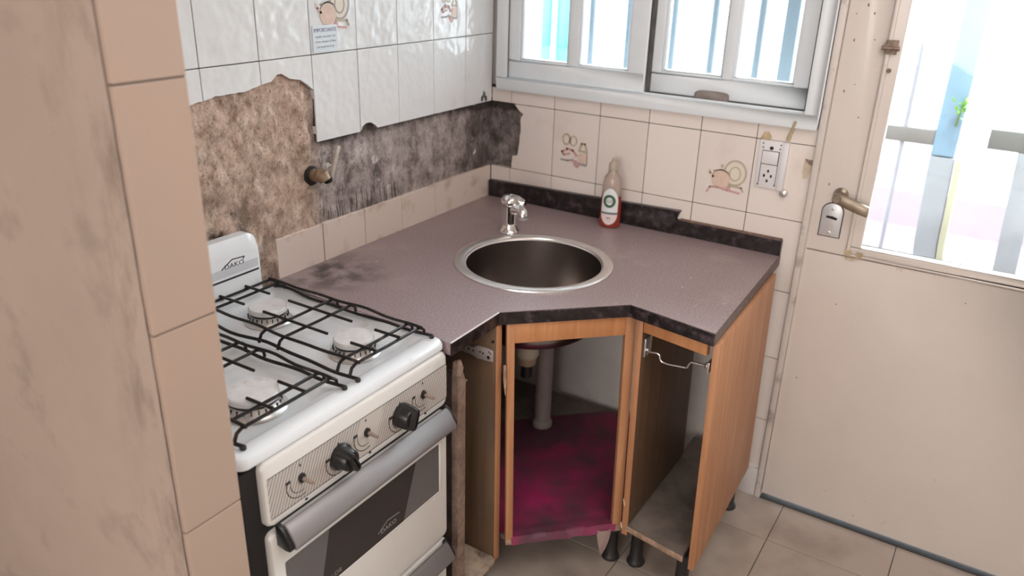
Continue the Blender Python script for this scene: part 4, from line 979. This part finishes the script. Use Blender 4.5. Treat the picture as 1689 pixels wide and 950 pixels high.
# bottom drawer
m = MB(); m.loops([[(x, a, b) for a, b in rpoly_yz(-1.572 + o, -1.040 - o, .075 + o, .306 - o, .012)] for x, o in ((.548, 0), (.572, 0), (.578, .003), (.580, .008))])
dw = m.build('bottom_drawer', M_ENAMELF, st, smooth=30)
handle_bar(-1.548, -1.062, .290, dw, .024)

# ================================================================== ON THE WALLS
# gas tap in the bare render
gv = thing('gas_valve', 'old brass gas tap with raised lever in the bare wall above the stove', 'gas tap', (0, -.845, 1.09))
RY = Matrix.Rotation(math.radians(90), 4, 'Y')
m = MB(); m.lathe([(.026, -.012), (.027, -.004), (.022, .003)], Matrix.Translation((0, -.852, 1.094)) @ RY, 20); m.build('rough_collar', M_DARK, gv)
m = MB(); m.tube([(-.01, -.852, 1.098), (.022, -.852, 1.098)], .017, 16); m.tube([(.018, -.850, 1.102), (.030, -.846, 1.098), (.036, -.842, 1.086)], [.017, .020, .016], 16); m.build('valve_body', mat('old_brass', (.36, .27, .19), .45, .7, var=.35, vscale=40), gv)
m = MB(); m.tube([(.030, -.836, 1.086), (.030, -.822, 1.086)], .012, 14); m.build('valve_nut', M_DARK, gv)
m = MB(); m.loops([[(.036 + t, y - .0 + w, z) for t, w in ((-.004, -.0065), (.004, -.0065), (.004, .0065), (-.004, .0065))] for y, z in ((-.822, 1.082), (-.816, 1.100), (-.797, 1.146), (-.788, 1.168))]); m.build('lever', mat('grey_lever', (.55, .49, .44), .5, .3, var=.2, vscale=40), gv, bevel=.0015)
# notice card
FA = lambda y, z, x=.0012: face_x(x, y, z)
stk = MB(); stk.prism(rrect(-.044, .044, -.033, .033, .004), 0, .0012, FA(-.777, 1.439)); stk = stk.build('notice_card', mat('pale_blue_card', (.74, .82, .88), .35, var=.03), None)
tag(stk, 'small pale blue printed notice stuck on a wall tile', 'notice')
m = MB(); MM = FA(-.777, 1.439, .0026); m.text('IMPORTANTE', .0132, MM @ Matrix.Translation((0, .021, 0)), .0002); m.build('heading', mat('violet_print', (.16, .13, .30), .5, var=.1), stk)
m = MB()
for k, t in enumerate(('regular encender con', 'cerrar siempre la llave', 'a la izquierda luego')): m.text(t, .0082, MM @ Matrix.Translation((0, .006 - k * .0125, 0)), .0002)
m.build('small_print', M_PRINTG, stk)
# printed tile pictures
def pic(name, M, shapes, par):
    for i, (mt, fn) in enumerate(shapes):
        mb = MB(); fn(mb, M); mb.build(name, mt, par, smooth=0)
C_GREY = mat('print_grey_brown', (.40, .36, .34), .4, var=.1, vscale=60); C_PEACH = mat('print_peach', (.74, .56, .46), .3, var=.08, vscale=50); C_ROSE = mat('print_rose', (.62, .36, .34), .35, var=.12, vscale=50); C_OLIVE = mat('print_olive', (.52, .45, .33), .35, var=.12, vscale=50); C_LIGHT = mat('print_cream', (.76, .70, .60), .3, var=.04)
def poly_ellipse(cx, cy, rx, ry, n=24, a0=0, a1=360): return [(cx + rx * math.cos(math.radians(a0 + (a1 - a0) * k / n)), cy + ry * math.sin(math.radians(a0 + (a1 - a0) * k / n))) for k in range(n + (0 if a1 - a0 == 360 else 1))]
def teapot(M, par, s=1.0, outline=C_GREY):
    Q = M @ Matrix.Scale(s, 4)
    pic('tile_picture', Q, [
        (C_LIGHT, lambda b, M: b.prism(poly_ellipse(.026, .018, .030, .034), 0, .0003, M)),
        (outline, lambda b, M: (b.ring(M, .0, .0, .0) if False else b.ring(M @ Matrix.Translation((.026, .018, .0002)), .030, .034, .0055, .0003), b.ring(M @ Matrix.Translation((.026, .016, .0002)), .015, .019, .004, .0003))),
        (C_PEACH, lambda b, M: (b.prism(poly_ellipse(-.012, -.004, .026, .026), 0, .0007, M), b.line(M, [(-.034, .0), (-.044, .010), (-.047, .018)], .006, .0007))),
        (outline, lambda b, M: (b.line(M @ Matrix.Translation((0, 0, .0006)), [(-.034, .017), (-.012, .022), (.010, .016)], .0045, .0003), b.prism(poly_ellipse(-.012, .033, .004, .005), 0, .0008, M), b.line(M @ Matrix.Translation((0, 0, .0006)), poly_ellipse(-.012, -.004, .026, .026, 20, 20, 160), .002, .0003))),
        (C_ROSE, lambda b, M: (b.line(M, [(-.048, -.046), (-.040, -.030), (-.020, -.028), (.010, -.032), (.045, -.036)], .005, .0009), b.prism(poly_ellipse(.012, -.026, .006, .006), 0, .001, M))),
        (C_OLIVE, lambda b, M: b.line(M, [(.012, -.018), (.048, -.020), (.054, -.030)], .005, .0008))], par)
FB = lambda x, z, y=-.0008: Matrix(((1, 0, 0, x), (0, 0, -1, y), (0, 1, 0, z), (0, 0, 0, 1)))
teapot(FA(-.748, 1.502, .0008), wl, 1.12)
teapot(FB(.843, 1.048), wb, 1.08, C_OLIVE)
def jars(M, par, s=1.0):
    Q = M @ Matrix.Scale(s, 4)
    pic('tile_picture', Q, [
        (C_OLIVE, lambda b, M: (b.ring(M @ Matrix.Translation((-.028, .032, 0)), .011, .014, .005, .0004), b.ring(M @ Matrix.Translation((-.006, .030, 0)), .010, .013, .004, .0004), b.line(M, [(.014, .010), (.020, .026), (.030, .026), (.036, .010)], .006, .0004), b.line(M, [(.012, .006), (.038, .004)], .006, .0006))),
        (C_ROSE, lambda b, M: (b.line(M, [(-.040, -.004), (-.024, .006), (-.006, .004), (.006, -.010)], .007, .0006), b.line(M, [(-.040, -.002), (-.034, -.012), (-.016, -.006)], .005, .0006), b.prism([(-.006, -.024), (.006, -.022), (.018, -.036), (.010, -.044), (.0, -.038)], 0, .0007, M))),
        (C_GREY, lambda b, M: (b.line(M, [(-.042, -.026), (-.020, -.026), (-.004, -.022)], .005, .0006), b.line(M, [(.014, -.030), (.036, -.032)], .007, .0006), b.line(M, [(.038, .0), (.039, -.030)], .003, .0006))),
        (C_PEACH, lambda b, M: b.prism([(.012, .0), (.037, -.002), (.037, -.026), (.012, -.024)], 0, .0004, M))], par)
jars(FB(.332, 1.050), wb, 1.2)
jars(FA(-.243, 1.492, .0008), wl, 1.0)
# socket with switch
so = thing('wall_socket', 'white wall socket and switch plate on the tiles beside the door', 'socket', (.98, 0, 1.11))
def plate(x0, x1, z0, z1, y0, y1, b=.002, sk=0.0): 
    mb = MB(); mb.box((x0, y1, z0), (x1, y0, z1)); return mb
plate(.932, 1.016, 1.040, 1.180, .001, -.006).build('back_plate', M_WHITEPL, so, bevel=.002)
m = MB(); m.box((.9985, -.013, 1.041), (1.016, -.005, 1.179)); m.build('cover_edge', M_WHITEPL, so, bevel=.002)
m = MB(); m.box((.944, -.0095, 1.112), (.990, -.0055, 1.149)); m.build('switch_rocker', M_WHITEPL, so, bevel=.0015)
m = MB(); m.box((.9425, -.0066, 1.1100), (.9920, -.0060, 1.1505)); m.box((.9425, -.0066, 1.048), (.9440, -.0060, 1.111)); m.box((.9905, -.0066, 1.048), (.9920, -.0060, 1.111)); m.box((.9975, -.0068, 1.041), (.9990, -.0050, 1.179)); m.build('module_gap', M_DARK, so, smooth=0)
for dx, dz in ((0, .016), (-.010, .002), (.010, .002), (0, -.013)):
    m = MB(); m.prism(poly_ellipse(0, 0, .0030, .0048, 12), 0, .0005, FB(.967 + dx, 1.075 + dz, -.0060)); m.build('socket_hole', M_DARK, so, smooth=0)
m = MB(); m.lathe([(.0055, 0), (.0045, .002)], FB(.967, 1.158, -.006), 12); m.build('screw_hole', M_DARK, so)
for dx, dz in ((.942, 1.170), (.992, 1.170), (.941, 1.049), (.990, 1.052), (.943, 1.158), (.991, 1.158)):
    m = MB(); m.lathe([(.0022, 0), (.0018, .0008)], FB(dx, dz, -.006), 8); m.build('pin', M_DARK, so)
kb = MB(); kb.lathe([(.010, 0), (.012, .003), (.011, .010), (.007, .013)], FB(1.020, 1.034, -.0003), 20); kb = kb.build('metal_stub', M_ALU, None)
tag(kb, 'small grey metal knob under the wall socket corner', 'knob')
# scraps stuck on the wall
m = MB(); m.loops([[(x, -.0012 - t, z) for x, z in jag([(.931, 1.182), (.957, 1.180), (.962, 1.190), (.952, 1.203), (.940, 1.201)], .006, .001, 2)] for t in (0, .006)]); tag(m.build('foam_scrap', M_TAN, None, bevel=.001), 'crumbling tan filler lump above the socket left corner', 'scrap')
m = MB(); m.tube([(1.008, -.004, 1.186), (1.014, -.006, 1.21), (1.024, -.020, 1.243)], [.006, .0055, .004], 8); tag(m.build('wood_sliver', mat('yellow_wood', (.50, .42, .26), .6, var=.2, vscale=50), None), 'yellowish wood sliver wedged under the window frame', 'sliver')
m = MB(); m.loops([[(x, -.001 - t, z) for x, z in jag([(1.064, 1.140), (1.084, 1.138), (1.0845, 1.110), (1.076, 1.088), (1.067, 1.086), (1.062, 1.105)], .01, .001, 9)] for t in (0, .0015)]); ch = m.build('tile_chip', mat('bare_bisque', (.60, .50, .38), .85, var=.1, vscale=40), None); tag(ch, 'beige chipped spot on the tile edge beside the door frame', 'chip')
m = MB(); m.loops([[(x, -.0024 - t, z) for x, z in ((1.063, 1.142), (1.085, 1.140), (1.085, 1.124), (1.075, 1.128), (1.066, 1.136))] for t in (0, .001)]); m.build('brown_glue', M_RUST, ch)
# dried glue splash near the corner
m = MB()
for y, z, a in ((-.062, 1.195, .3), (-.048, 1.205, .8), (-.040, 1.193, -.2), (-.055, 1.210, 1.0)):
    m.loops([[(.0005 + t, y + .006 * math.cos(q) * math.cos(a), z + .010 * math.sin(q + a)) for q in [2 * math.pi * k / 10 for k in range(10)]] for t in (0, .0015)])
tag(m.build('glue_stain', M_GROUT, None), 'dark glue splash on the tile near the room corner', 'stain')
